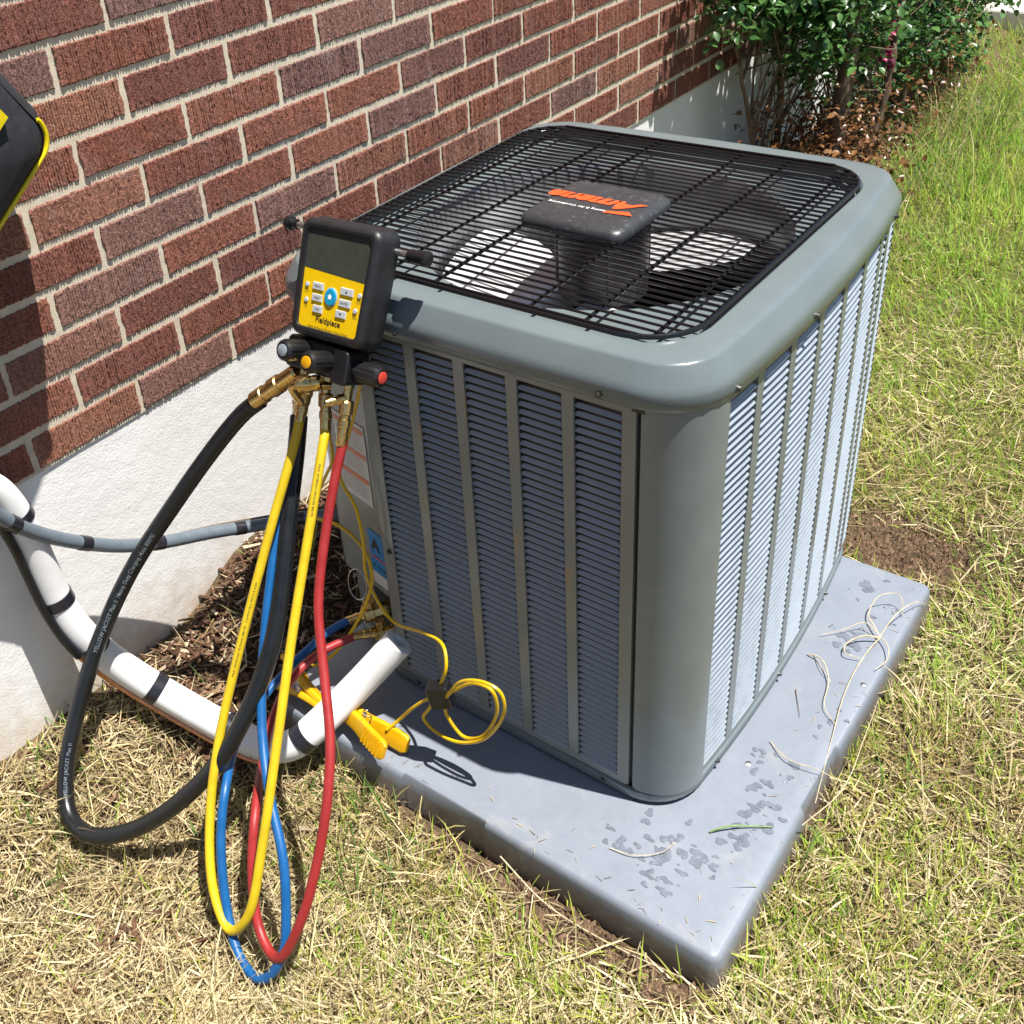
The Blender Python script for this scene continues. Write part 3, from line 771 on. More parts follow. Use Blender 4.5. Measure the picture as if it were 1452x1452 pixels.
# buttons: positions on the face plate
def zuv(x, y):
    a = np.array([[495, 115], [140, -740]], float); s = np.linalg.solve(a, np.array([x-285, y-890], float)); return .068+(s[0]*W_-.068)*.86, s[1]*H_
tx = MB()
def button(x, y, bw, bh, txt, sk=0):
    u, v = zuv(x, y); P = [(u-bw/2+sk, v-bh/2), (u+bw/2+sk*.2, v-bh/2), (u+bw/2-sk, v+bh/2), (u-bw/2-sk*.2, v+bh/2)]
    slab(P, [(0, -.0044), (0, -.0030), (-.0008, -.0022)]).build('button', 'button', GA, smooth=True, angle=30)
    if txt == 'up': tx.add([G3(u-.002, v-.0015, -.0019), G3(u+.002, v-.0015, -.0019), G3(u, v+.0018, -.0019)], [(0, 1, 2)])
    elif txt == 'dn': tx.add([G3(u-.002, v+.0015, -.0019), G3(u, v-.0018, -.0019), G3(u+.002, v+.0015, -.0019)], [(0, 1, 2)])
    else: place_text(tx, txt, .0048, G3(u, v-.0016, -.0019), GU, GV)
button(480, 602, .0185, .0095, 'MENU'); button(472, 675, .0175, .0095, 'VIEW'); button(476, 748, .0165, .0095, 'VAC')
button(690, 655, .0215, .0095, 'up'); button(674, 726, .0195, .0095, 'ENTER'); button(646, 792, .0175, .0095, 'dn')
for (x, y, a, b) in ((397, 582, 'BACK', 'LIGHT'), (390, 680, 'ON', 'OFF'), (779, 686, 'SYNC', 'DATA'), (748, 778, 'ZERO', 'PRESS')):
    u, v = zuv(x, y); s = MB(); lathe(s, G3(u, v, -.0044), GWv, [(0, .0036), (.0015, .0036), (.002, .0028)], 14); s.build('button', 'button', GA)
    place_text(tx, a, .0030, G3(u, v-.0072, -.0038), GU, GV); place_text(tx, b, .0030, G3(u, v-.0102, -.0038), GU, GV)
u, v = zuv(573, 678); s = MB()
ell = [(u+.0098*math.cos(a), v+.0112*math.sin(a)) for a in np.arange(28)*2*math.pi/28]
slab(ell, [(.0012, -.0043), (.0012, -.0032)]).build('button_ring', 'button', GA)
hb = slab(ell, [(0, -.0033), (0, -.0022), (-.001, -.0014)]).build('home_button', 'cyan', GA, smooth=True, angle=30)
ic = MB(); ic.add([G3(u-.0026, v-.0028, -.0011), G3(u+.0026, v-.0028, -.0011), G3(u+.0026, v+.0006, -.0011), G3(u-.0026, v+.0006, -.0011)], [(0, 1, 2, 3)]); ic.add([G3(u-.0038, v+.0006, -.0011), G3(u+.0038, v+.0006, -.0011), G3(u, v+.0040, -.0011)], [(0, 1, 2)]); ic.build('icon', 'white_ink', hb)
uu, vv = zuv(548, 850); place_text(tx, 'Fieldpiece', .0118, G3(uu, vv, -.0038), GU, GV, bold=.00022)
uu, vv = zuv(547, 893); place_text(tx, 'Digital Refrigerant Manifold + Micron Gauge', .0042, G3(uu, vv, -.0038), GU, GV)
tx.build('lettering', 'ink', GA)
# hanging hook ends
hk = MB(); tube(hk, np.array([G3(-.032, .139, -.030), G3(.186, .128, -.034)]), .0050, 12); hk.build('hook_rod', 'steel', GA, smooth=True)
for a, b in (((-.034, .139, -.030), (-1, 0, 0)), ((.160, .129, -.0338), (1, 0, 0))):
    mb = MB(); d = GU*b[0]; lathe(mb, G3(*a), d, [(0, .0072), (.010, .0072), (.011, .0105), (.017, .0112), (.020, .0095)] if b[0] < 0 else [(0, .0082), (.004, .0096), (.022, .0096), (.026, .0115), (.033, .0110), (.035, .008)], 20); mb.build('hook_cap', 'black', GA, smooth=True, angle=50)
# seam line detail on the right flank, boot foot
mb = MB(); mb.loops([guv([(W_-.0062+.0022, .022), (W_-.0062+.0022, .046)], z) for z in (-.018, -.034)], closed=False)
# valve block
blk_p = rrect(-.004, .104, -.047, -.003, .007, 4)
mb = slab(blk_p, [(-.003, -.050), (0, -.047), (0, -.014), (-.002, -.0105), (-.004, -.0095)]); mb.build('valve_block', 'black', GA, smooth=True, angle=40)
mb = slab(rrect(.086, .112, -.050, -.004, .006, 4), [(-.002, -.048), (0, -.045), (0, -.006), (-.002, -.004)]); mb.build('valve_end', 'black', GA, smooth=True, angle=40)
mb = MB(); lathe(mb, G3(.079, -.034, -.0100), GWv, [(0, .0026), (.0012, .0026)], 12); mb.build('red_dot', 'redcap', GA)
def knob(p, d, cap):
    d = np.array(d)/np.linalg.norm(d); a = np.array([0, 0, 1.0]); n = np.cross(d, a); n /= np.linalg.norm(n); b = np.cross(d, n); mb = MB(); lo = []
    for h, r, fl in ((0, .0105, 0), (.004, .0150, 0), (.008, .0155, 1), (.040, .0162, 1), (.044, .0150, 0), (.047, .0115, 0)):
        lo.append([p+d*h+(r-(.0016 if fl and (k % 4 == 0) else 0))*(math.cos(t)*n+math.sin(t)*b) for k, t in enumerate(np.arange(32)*2*math.pi/32)])
    mb.loops(lo, True, True); k = mb.build('valve_knob', 'black', GA, smooth=True, angle=25)
    c = MB(); lathe(c, p+d*.0465, d, [(0, .0088), (.0016, .0088), (.0024, .0070)], 20); c.build('knob_cap', cap, k, smooth=True, angle=40)
knob(G3(.030, -.019, -.012), GWv, 'greycap'); knob(G3(.074, -.025, -.012), GWv, 'yellowcap'); knob(G3(.110, -.029, -.027), GU, 'redcap')
# brass ports under the block
mb = MB(); DN = -GV
for u in (.016, .060, .098):
    mb = MB(); lathe(mb, G3(u, -.044, -.030), DN, [(0, .0085), (.012, .0085), (.012, .0070), (.034, .0070), (.036, .005)], 6)
    mb.build('brass_port', 'brass', GA, bevel=.0006)
s = MB(); lathe(s, G3(.096, -.070, -.026), GWv-.5*GU-.35*GV, [(0, .0075), (.010, .0075), (.011, .0058), (.017, .0058), (.0175, .0070), (.022, .0070), (.0225, .0058), (.028, .0058), (.029, .003), (.024, .003)], 18); s.build('park_port', 'brass', GA, smooth=True, angle=40)

# ------------------------------------------------------------------ hoses
def brass_fit(p, d, L, r, parent, name='fitting', m='brass'):
    """swivel nut, knurl and crimp ferrule, L long, ending at p+d*L"""
    mb = MB(); lathe(mb, p, d, [(0, r*.92), (.04*L, r*1.08), (.30*L, r*1.08), (.33*L, r*.80), (.40*L, r*.80), (.42*L, r*.95), (.58*L, r*.95), (.60*L, r*.82), (.96*L, r*.82), (L, r*.74)], 14)
    return mb.build(name, m, parent, smooth=True, angle=20)
def hose(name, pts, r, mat, label, cat='hose', sides=14, smooth=4):
    P = smoothpath(catmull(pts, 10), smooth); mb = MB(); tube(mb, P, r, sides); o = mb.build(name, mat, None, smooth=True, along=True); tag(o, label, cat, {'cable': 'yellow sensor cables', 'hose': 'refrigerant hoses on the gauge'}.get(cat)); return o, P
def unit(v): v = np.array(v, float); return v/np.linalg.norm(v)
YEL = [(-0.575, -0.105, 0.618), (-0.572, -0.125, 0.587), (-0.574, -0.2, 0.472), (-0.573, -0.294, 0.327), (-0.567, -0.379, 0.196), (-0.546, -0.443, 0.099), (-0.502, -0.499, 0.013), (-0.452, -0.52, -0.019), (-0.419, -0.503, 0.022), (-0.422, -0.449, 0.12), (-0.444, -0.372, 0.238), (-0.476, -0.279, 0.366), (-0.498, -0.189, 0.503), (-0.513, -0.128, 0.597), (-0.524, -0.105, 0.617)]
BLU = [(-0.618, -0.072, 0.600), (-0.603, -0.108, 0.533), (-0.588, -0.172, 0.459), (-0.565, -0.241, 0.362), (-0.538, -0.303, 0.267), (-0.498, -0.355, 0.202), (-0.444, -0.402, 0.162), (-0.391, -0.44, 0.118), (-0.362, -0.473, 0.067), (-0.345, -0.51, 0.006), (-0.368, -0.538, -0.040), (-0.416, -0.535, -0.045), (-0.472, -0.503, -0.006), (-0.512, -0.458, 0.076), (-0.540, -0.408, 0.130), (-0.635, -0.293, 0.085), (-0.656, -0.206, 0.09), (-0.658, -0.119, 0.1), (-0.645, -0.064, 0.115), (-0.628, -0.030, 0.122)]
RED = [(-0.485, -0.114, 0.604), (-0.482, -0.145, 0.556), (-0.469, -0.2, 0.471), (-0.451, -0.243, 0.405), (-0.407, -0.292, 0.331), (-0.363, -0.339, 0.273), (-0.336, -0.384, 0.22), (-0.324, -0.432, 0.146), (-0.324, -0.484, 0.066), (-0.35, -0.517, 0.0), (-0.399, -0.503, 0.006), (-0.439, -0.467, 0.061), (-0.472, -0.415, 0.120), (-0.560, -0.315, 0.095), (-0.611, -0.234, 0.1), (-0.635, -0.164, 0.1), (-0.628, -0.108, 0.108), (-0.598, -0.050, 0.115)]
BLK = [(-0.659, -0.107, 0.615), (-0.687, -0.122, 0.591), (-0.732, -0.163, 0.528), (-0.789, -0.228, 0.429), (-0.841, -0.294, 0.328), (-0.864, -0.373, 0.222), (-0.863, -0.454, 0.113), (-0.845, -0.510, 0.040), (-0.806, -0.542, 0.004), (-0.750, -0.545, -0.002), (-0.687, -0.507, 0.016), (-0.621, -0.46, 0.072), (-0.562, -0.397, 0.154), (-0.538, -0.335, 0.234), (-0.534, -0.278, 0.306), (-0.552, -0.22, 0.38), (-0.577, -0.166, 0.454), (-0.601, -0.105, 0.54), (-0.606, -0.083, 0.59)]
HR = .0072
hy, PY = hose('yellow_hose', YEL, HR, 'hose_yellow', 'yellow refrigerant hose hanging in a long narrow loop from the gauge')
hb_, PB = hose('blue_hose', BLU, HR, 'hose_blue', 'blue refrigerant hose whose loop hangs lowest onto the straw')
hr_, PR = hose('red_hose', RED, HR, 'hose_red', 'red refrigerant hose looping from the gauge to the brass valve')
hk_, PK = hose('black_hose', BLK, .0136, 'hose_black', 'thick black charging hose swinging out left towards the white foundation', sides=18, smooth=8)
# end fittings
a = G3(.055, -.058, -.012); s = MB(); tube(s, smoothpath(catmull([G3(.066, -.060, -.030), G3(.052, -.062, -.006), G3(.030, -.068, .004), PY[0]+.012*unit(PY[0]-PY[2])], 6), 1), .0062, 12); s.build('elbow', 'brass', hy, smooth=True)
lathe_ = MB(); lathe(lathe_, G3(.064, -.056, -.014), unit(G3(.028, -.066, .0)-G3(.064, -.056, -.014)), [(0, .008), (.004, .0115), (.012, .0122), (.014, .0105), (.024, .0130), (.034, .0130), (.036, .0098)], 18); lathe_.build('swivel_nut', 'brass', hy, smooth=True, angle=25)
brass_fit(PY[0]+.028*unit(PY[0]-PY[3]), unit(PY[3]-PY[0]), .042, .0092, hy)
brass_fit(G3(.060, -.072, -.030), unit(PY[-4]-G3(.060, -.072, -.030)), .062, .0100, hy)
brass_fit(G3(.098, -.072, -.030), unit(PR[4]-G3(.098, -.072, -.030)), .066, .0100, hr_)
d = unit(PK[3]-G3(.012, -.055, -.026))
s = MB(); lathe(s, G3(.012, -.052, -.022), d, [(0, .010), (.004, .0125), (.040, .0125), (.042, .0148), (.060, .0150), (.062, .0128), (.078, .0122), (.079, .0140), (.104, .0138), (.106, .012)], 20); s.build('fitting', 'brass', hk_, smooth=True, angle=25)
brass_fit(G3(.016, -.072, -.034), unit(PK[-4]-G3(.016, -.072, -.034)), .055, .0135, hk_)
brass_fit(PB[0]+.02*unit(PB[0]-PB[3]), unit(PB[3]-PB[0]), .03, .009, hb_)
brass_fit(np.array([-.600, -.006, .134]), unit(PB[-1]-np.array([-.600, -.006, .134])), .046, .0092, hb_)
brass_fit(np.array([-.578, -.014, .106]), unit(PR[-1]-np.array([-.578, -.014, .106])), .046, .0092, hr_)
s = MB(); tube(s, PR[-16:-3], .0075, 12); s.build('sleeve', 'hose_red', hr_, smooth=True)
# printing along hoses
def print_on(o, P, r, body, size, s0, mat, up_left=True, rev=False, spacing=1.1):
    V, F = text_verts(body, size, spacing=spacing); T, N, B = frames(P); S = arclen(P); vs = []
    for q in V:
        s = s0-q[0] if rev else s0+q[0]
        i = int(np.clip(np.searchsorted(S, s), 1, len(S)-1)); t = (s-S[i-1])/(S[i]-S[i-1])
        c = P[i-1]*(1-t)+P[i]*t; tt = unit(T[i-1]*(1-t)+T[i]*t)
        if rev: tt = -tt
        v = CAM-c; n = unit(v-tt*(v@tt)); b = np.cross(n, tt)
        a = (q[1]-size*.33)/r
        vs.append(c+(r+.0003)*(math.cos(a)*n+math.sin(a)*b))
    mb = MB(); mb.add(vs, F); mb.build('lettering', mat, o)
def s_at(P, X, Y, lo=0, hi=None):
    """arc position of the path point nearest a place given in the photograph"""
    hi = hi or len(P); S = arclen(P); best = min(range(lo, hi), key=lambda i: (px(P[i])[0]-X/1.41797)**2+(px(P[i])[1]-Y/1.41797)**2); return S[best], best
s0, _ = s_at(PK, 132, 925, 0, 90)
print_on(hk_, PK, .0136, 'YELLOW JACKET Plus II  Heavy Duty Charging Hose 800PSI', .0095, s0, 'grey_ink', rev=True, spacing=1.0)
s0, _ = s_at(PK, 100, 1130, 0, 100); print_on(hk_, PK, .0136, 'YELLOW JACKET Plus II', .008, s0, 'grey_ink', rev=True)
s0, _ = s_at(PY, 330, 960, 0, 70); print_on(hy, PY, HR, 'MAX. WORKING PRESSURE 800 PSI - COMPATIBLE WITH R-410A', .0048, s0, 'ink', rev=True)
s0, _ = s_at(PY, 455, 660, 80); print_on(hy, PY, HR, 'MAX. WORKING PRESSURE 800 PSI', .0045, s0, 'ink', rev=True)

# ------------------------------------------------------------------ insulated line and conduit
LIN = [(-0.90, -0.72, 0.70), (-0.91, -0.60, 0.655), (-0.925, -0.485, 0.60), (-0.936, -0.420, 0.535), (-0.938, -0.397, 0.452), (-0.938, -0.39, 0.368), (-0.934, -0.385, 0.292), (-0.918, -0.373, 0.215), (-0.893, -0.338, 0.125), (-0.818, -0.295, 0.045), (-0.71, -0.267, 0.005), (-0.645, -0.250, -0.008), (-0.600, -0.230, 0.006), (-0.574, -0.198, 0.033), (-0.548, -0.121, 0.070), (-0.490, -0.052, 0.160)]
PL = smoothpath(catmull(LIN, 12), 10); LR = .0265
T, N, B = frames(PL); S = arclen(PL); mb = MB(); lo = []; al = []
for i in range(len(PL)):
    lo.append([PL[i]+LR*(math.cos(a)*N[i]+math.sin(a)*B[i]) for a in np.arange(28)*2*math.pi/28]); al += [S[i]]*28
e = PL[-1]; lo.append([e+T[-1]*.002+(LR-.003)*(math.cos(a)*N[-1]+math.sin(a)*B[-1]) for a in np.arange(28)*2*math.pi/28]); al += [S[-1]]*28
lo.append([e+T[-1]*.002+.0125*(math.cos(a)*N[-1]+math.sin(a)*B[-1]) for a in np.arange(28)*2*math.pi/28]); al += [S[-1]]*28
lo.append([e-T[-1]*.05+.0115*(math.cos(a)*N[-1]+math.sin(a)*B[-1]) for a in np.arange(28)*2*math.pi/28]); al += [S[-1]]*28
mb.loops(lo, cap1=True, al=al); lin = mb.build('insulated_pipe', 'insul', None, smooth=True, along=True, angle=50)
tag(lin, 'white foam-insulated refrigerant pipe running down the foundation and along the ground', 'pipe')
for (X, Y, wd) in ((28, 728, .016), (82, 850, .020), (128, 915, .024), (222, 978, .020), (325, 1035, .026), (435, 1046, .022)):
    s0, i = s_at(PL, X, Y); idx = [k for k in range(len(S)) if abs(S[k]-s0) <= wd*.5+.004]; idx = list(range(max(1, i-1), min(len(S)-1, i+2))) if len(idx) < 3 else idx
    c = PL[i]; t = T[i]; pp = np.array([c-t*wd/2, c-t*wd*.3, c, c+t*wd*.3, c+t*wd/2]); mb = MB(); tube(mb, pp, LR+.0018, 28); mb.build('tape_band', 'tape', lin, smooth=True, angle=50)
# small copper line strapped underneath
off = np.array([-.004, -.022, -.021]); k0 = s_at(PL, 120, 905)[1]; k1 = s_at(PL, 425, 1052)[1]
mb = MB(); tube(mb, smoothpath(PL[k0-14:k1+4]+off, 3), .0052, 10); mb.build('copper_tube', 'copper', lin, smooth=True)
mb = MB(); kk = s_at(PL, 0, 665)[1]; kj = s_at(PL, 130, 915)[1]
tube(mb, smoothpath(PL[kk:kj]+np.array([.012, -.030, -.004]), 2), .0075, 10); mb.build('control_cable', 'hose_black', lin, smooth=True)
CON = [(-0.9, -0.56, 0.70), (-0.9, -0.481, 0.593), (-0.91, -0.435, 0.504), (-0.915, -0.38, 0.431), (-0.915, -0.318, 0.371), (-0.91, -0.255, 0.324), (-0.9, -0.188, 0.29), (-0.88, -0.098, 0.26), (-0.84, -0.0, 0.232), (-0.79, 0.079, 0.221), (-0.735, 0.145, 0.206)]
con, PC_ = hose('electrical_conduit', CON, .0118, 'conduit', 'grey flexible electrical conduit crossing the foundation to the air conditioner', 'conduit', 18, 6)
T2, _, _ = frames(PC_)
for (X, Y) in ((22, 740), (122, 770), (222, 770), (343, 748), (420, 735)):
    s0, i = s_at(PC_, X, Y); c = PC_[i]; t = T2[i]; mb = MB(); tube(mb, np.array([c-t*.010, c, c+t*.010]), .0128, 18); mb.build('tape_band', 'tape', con, smooth=True)
# thin brown wire spiralled along the conduit
T2, N2, B2 = frames(PC_); sp = []
for i in range(18, len(PC_)-4):
    a = 1.2+i*.035; sp.append(PC_[i]+.0138*(math.cos(a)*N2[i]+math.sin(a)*B2[i]))
mb = MB(); tube(mb, np.array(sp), .0022, 8); mb.build('thermostat_wire', 'bark', con, smooth=True)

# ------------------------------------------------------------------ sensor cables and pipe clamps
C1 = [(-0.487, -0.06, 0.681), (-0.507, -0.05, 0.64), (-0.554, -0.04, 0.54), (-0.589, -0.035, 0.453), (-0.569, -0.03, 0.398), (-0.563, -0.03, 0.326), (-0.568, -0.03, 0.268), (-0.553, -0.035, 0.23), (-0.506, -0.045, 0.195), (-0.424, -0.06, 0.222), (-0.371, -0.075, 0.235), (-0.351, -0.095, 0.217), (-0.367, -0.1, 0.165), (-0.39, -0.103, 0.107), (-0.404, -0.105, 0.078), (-0.384, -0.105, 0.062), (-0.34, -0.105, 0.063), (-0.291, -0.101, 0.092), (-0.254, -0.101, 0.148), (-0.237, -0.101, 0.201), (-0.245, -0.101, 0.23), (-0.272, -0.105, 0.237), (-0.31, -0.109, 0.22), (-0.333, -0.111, 0.185), (-0.352, -0.104, .150), (-0.356, -0.1, 0.110), (-0.328, -0.098, 0.076), (-0.292, -0.097, 0.096), (-0.266, -0.096, 0.143), (-0.255, -0.096, 0.185), (-0.263, -0.097, 0.218), (-0.294, -0.098, 0.216), (-0.335, -0.1, 0.178), (-.362, -.104, .150), (-0.39, -0.104, 0.130), (-0.418, -0.112, 0.100), (-0.450, -0.115, 0.055), (-0.466, -0.132, 0.036)]
c1o, _ = hose('sensor_cable', C1, .0029, 'cord_yellow', 'thin yellow sensor cable coiled in front of the louvers with a black connector', 'cable', 8, 2)
mb = slab([(0, 0), (1, 0), (1, 1), (0, 1)], [(0, 0), (0, 1)]) if False else MB()
Rm = Matrix.Rotation(math.radians(-14), 3, 'Y') @ Matrix.Rotation(math.radians(25), 3, 'Z')
lo = []
for d, y in ((-.002, -.0130), (0, -.011), (0, .011), (-.002, .0130)): lo.append([tuple(Vector((-.362, -.103, .156))+Rm @ Vector((q[0], y, q[1]))) for q in offset_poly(rrect(-.0185, .0185, -.021, .021, .004, 3), d)])
mb.loops(lo, True, True); mb.build('connector', 'black', c1o, smooth=True, angle=40)
C2 = [(-0.560, -0.060, 0.69), (-0.583, -0.04, 0.599), (-0.603, -0.03, 0.546), (-0.617, -0.02, 0.468), (-0.636, -0.02, 0.433), (-0.675, -0.02, 0.363), (-0.684, -0.02, 0.326), (-0.627, -0.02, 0.33), (-0.573, -0.025, 0.311), (-0.553, -0.03, 0.263), (-0.563, -0.04, 0.21), (-0.597, -0.05, 0.136), (-0.642, -0.07, 0.062), (-0.686, -0.08, 0.020), (-0.706, -0.09, 0.035), (-0.716, -0.10, 0.045), (-0.700, -0.12, 0.035), (-0.680, -0.135, 0.032)]
c2o, _ = hose('sensor_cable', C2, .0029, 'cord_yellow', 'thin yellow sensor cable dropping past the warning label towards the mulch', 'cable', 8, 2)
def clamp(p, ang, tilt, label, scale=1.0):
    t = tag(empty('pipe_clamp', tuple(p)), label, 'clamp', 'yellow spring clamps'); p = np.array(p)
    ca, sa = math.cos(ang), math.sin(ang)
    def w3(a, b, c):   # along, across, up
        ct, st = math.cos(tilt), math.sin(tilt); b, c = b*ct-c*st, b*st+c*ct
        return p+scale*np.array([a*ca-b*sa, a*sa+b*ca, c])
    for sgn in (1, -1):
        mb = MB(); lo = []
        for a, hw, off, th in ((-.052, .006, .0035, .005), (-.045, .010, .0030, .009), (-.02, .0105, .0045, .010), (.0, .0105, .0065, .011), (.02, .0115, .0125, .0085), (.045, .0125, .0175, .0075), (.056, .0120, .0190, .0070), (.061, .0085, .0195, .005)):
            c = sgn*off
            sec = rrect(-hw, hw, -th/2, th/2, min(hw, th/2)*.6, 3); lo.append([w3(a, q[0], c+q[1]) for q in sec])
        mb.loops(lo, True, True); arm = mb.build('clamp_arm', 'clamp_yellow', t, smooth=True, angle=45)
        for k in range(6):
            r = MB(); a = .020+k*.0065; c = sgn*(.0125+(a-.02)*.2+.0046); vs = [w3(a+da, db, c+dc) for dc in (-.001, .0012) for db in (-.010, .010) for da in (-.0011, .0011)]
            r.add(vs, [(0, 2, 3, 1), (4, 5, 7, 6), (0, 1, 5, 4), (2, 6, 7, 3), (0, 4, 6, 2), (1, 3, 7, 5)]); r.build('grip_rib', 'clamp_yellow', arm)
    mb = MB(); lathe(mb, w3(0, -.0135, 0), w3(0, .0135, 0)-w3(0, -.0135, 0), [(0, .0035), (.027*scale, .0035)], 12); mb.build('pivot_pin', 'steel', t, smooth=True, angle=40)
    mb = MB(); sp = [w3(.004+.006*math.cos(a), -.006+.0010*a, .006*math.sin(a)) for a in np.linspace(0, 4*2*math.pi*.9, 60)]; tube(mb, np.array(sp)*1.0, .0010, 6); mb.build('spring', 'steel', t, smooth=True)
clamp((-.512, -.142, .034), math.radians(-8), math.radians(62), 'yellow spring clamp lying on the pad with its ribbed handle out', 1.4)
clamp((-.650, -.142, .032), math.radians(172), math.radians(50), 'yellow spring clamp half hidden behind the white pipe and hoses', 1.3)

# ------------------------------------------------------------------ tool bag
def bag():
    t = tag(empty('tool_bag', (-.87, -.40, .90)), 'black nylon tool bag with yellow piping hanging on the brick wall', 'bag')
    c0 = np.array([-.232, 1.036]); e1 = unit([-.80, -.60]); e2 = unit([-.52, .854])
    def Q(a, b, x): q = c0+e1*a+e2*b; return (x, q[0], q[1])
    L, Hh = .34, .26
    P = rrect(0, L, 0, Hh, .03, 6)
    P = [(a-.010*math.sin(math.pi*b/Hh)*(1 if a < .1 else 0), b) for a, b in P]
    if np.linalg.det(np.array([e1, e2])) < 0: P = P[::-1]
    def offp(d): 
        c = np.array([L/2, Hh/2]); return [tuple(c+(np.array(q)-c)*(1+d/.15)) for q in P]
    r = np.random.default_rng(2)
    mb = MB(); lev = [(-.02, -.955), (.016, -.945), (.024, -.915), (.020, -.87), (.004, -.832), (-.004, -.822)]
    mb.loops([[Q(a, b, x+.004*math.sin(18*a+11*b)) for a, b in offp(d)] for d, x in lev], True, False); mb.build('gusset', 'fabric', t, smooth=True, angle=60)
    mb = MB(); mb.loops([[Q(a, b, x+.005*math.sin(23*a+5)*math.sin(19*b+1)) for a, b in offp(d)] for d, x in ((-.001, -.822), (-.012, -.812), (-.04, -.800), (-.09, -.793), (-.14, -.792))], False, True); mb.build('front_panel', 'fabric', t, smooth=True, angle=60)
    cen = np.array([L/2, Hh/2]); pip = [(.001, .034)]+arc(.03, .03, .03, 180, 270, 8)+[(.08, 0), (.16, 0), (.24, 0), (L-.03, 0)]
    P3 = np.array([Q(*(cen+(np.array(q)-cen)*1.012), -.8225) for q in pip]); mb = MB(); tube(mb, smoothpath(catmull(P3, 4), 2), .0032, 8); mb.build('piping', 'piping', t, smooth=True)
    mb = MB()
    s = [Q(a, b, -.7915) for a, b in ((.035, .085), (.16, .085), (.16, .103), (.035, .103))]; mb.add([(q[0]+.001, q[1], q[2]) for q in s]+[(q[0]-.012, q[1], q[2]) for q in s], [(0, 1, 2, 3), (0, 3, 7, 4), (1, 0, 4, 5), (2, 1, 5, 6), (3, 2, 6, 7)]); mb.build('stripe', 'piping', t)
    a = np.array(Q(L*.35, Hh, -.87)); mb = MB(); tube(mb, smoothpath(catmull([a-np.array([0, 0, .02]), a+np.array([-.02, -.0, .12]), np.array([-.945, a[1]-.03, a[2]+.36])], 10), 2), .010, 8, rf=lambda s: 1.0); mb.build('strap', 'fabric', t, smooth=True)
    mb = MB(); h = np.array([-.945, a[1]-.03, a[2]+.36]); tube(mb, np.array([h+(-.04, 0, .004), h+(0, 0, .0), h+(.012, 0, .012)]), .004, 8); mb.build('wall_hook', 'steel', t, smooth=True)
bag()

# ------------------------------------------------------------------ vegetation helpers
def np_mesh(name, V, quads, tris, colors, mat):
    me = bpy.data.meshes.new(name); nq, nt = len(quads), len(tris)
    me.vertices.add(len(V)); me.vertices.foreach_set('co', V.astype(np.float32).ravel())
    loops = np.concatenate([quads.ravel(), tris.ravel()]).astype(np.int32)
    me.loops.add(len(loops)); me.loops.foreach_set('vertex_index', loops)
    me.polygons.add(nq+nt)
    st = np.concatenate([np.arange(nq)*4, nq*4+np.arange(nt)*3]).astype(np.int32); me.polygons.foreach_set('loop_start', st)
    try: me.polygons.foreach_set('loop_total', np.concatenate([np.full(nq, 4), np.full(nt, 3)]).astype(np.int32))
    except Exception: pass
    me.polygons.foreach_set('use_smooth', np.ones(nq+nt, bool))
    me.update(calc_edges=True)
    ca = me.color_attributes.new('Col', 'FLOAT_COLOR', 'POINT'); c4 = np.ones((len(V), 4), np.float32); c4[:, :3] = colors; ca.data.foreach_set('color', c4.ravel())
    me.materials.append(M[mat]); me.validate(); return me
def blades(P, L, Wd, az, lean, curl, col, tipcol=None, roll_=None):
    n = len(P); ts = [0, .33, .68, 1.0]; th0 = lean; pos = [P]; r = P.copy()
    d = np.stack([np.cos(az), np.sin(az)], 1)
    for a, b in zip(ts[:-1], ts[1:]):
        th = th0+curl*(a+b)/2; st = (b-a)*L
        r = r+np.concatenate([d*(np.sin(th)*st)[:, None], (np.cos(th)*st)[:, None]], 1); pos.append(r)
    ro = rng.uniform(-.9, .9, n) if roll_ is None else roll_
    side = np.stack([-d[:, 1]*np.cos(ro), d[:, 0]*np.cos(ro), np.sin(ro)], 1)
    V = np.empty((n, 7, 3)); 
    for k, wv in enumerate((.75, 1.0, .7)):
        V[:, 2*k] = pos[k]-side*(Wd*wv/2)[:, None]; V[:, 2*k+1] = pos[k]+side*(Wd*wv/2)[:, None]
    V[:, 6] = pos[3]
    V[:, :, 2] = np.maximum(V[:, :, 2], (gz(V[:, :, 0], V[:, :, 1])-.004))
    b = (np.arange(n)*7)[:, None]
    quads = np.concatenate([b+np.array([[0, 1, 3, 2]]), b+np.array([[2, 3, 5, 4]])]); tris = b+np.array([[4, 5, 6]])
    C = np.repeat(col[:, None], 7, 1)
    if tipcol is not None:
        C[:, 4:6] = .6*col[:, None]+.4*tipcol[:, None]; C[:, 6] = tipcol
    return V.reshape(-1, 3), quads, tris, C.reshape(-1, 3)
def fbm(x, y, seed=0):
    r = np.random.default_rng(seed); v = 0
    for k, f in enumerate((1.7, 3.9, 8.3, 17.0, 33.0)):
        a = r.uniform(0, 6.28, 4); t = r.uniform(0, 6.28, 2)
        v = v+(np.sin(f*(x*math.cos(t[0])+y*math.sin(t[0]))+a[0])+np.sin(f*1.13*(x*math.cos(t[1])+y*math.sin(t[1]))+a[1]))*.5/(k+1)**.6
    return v
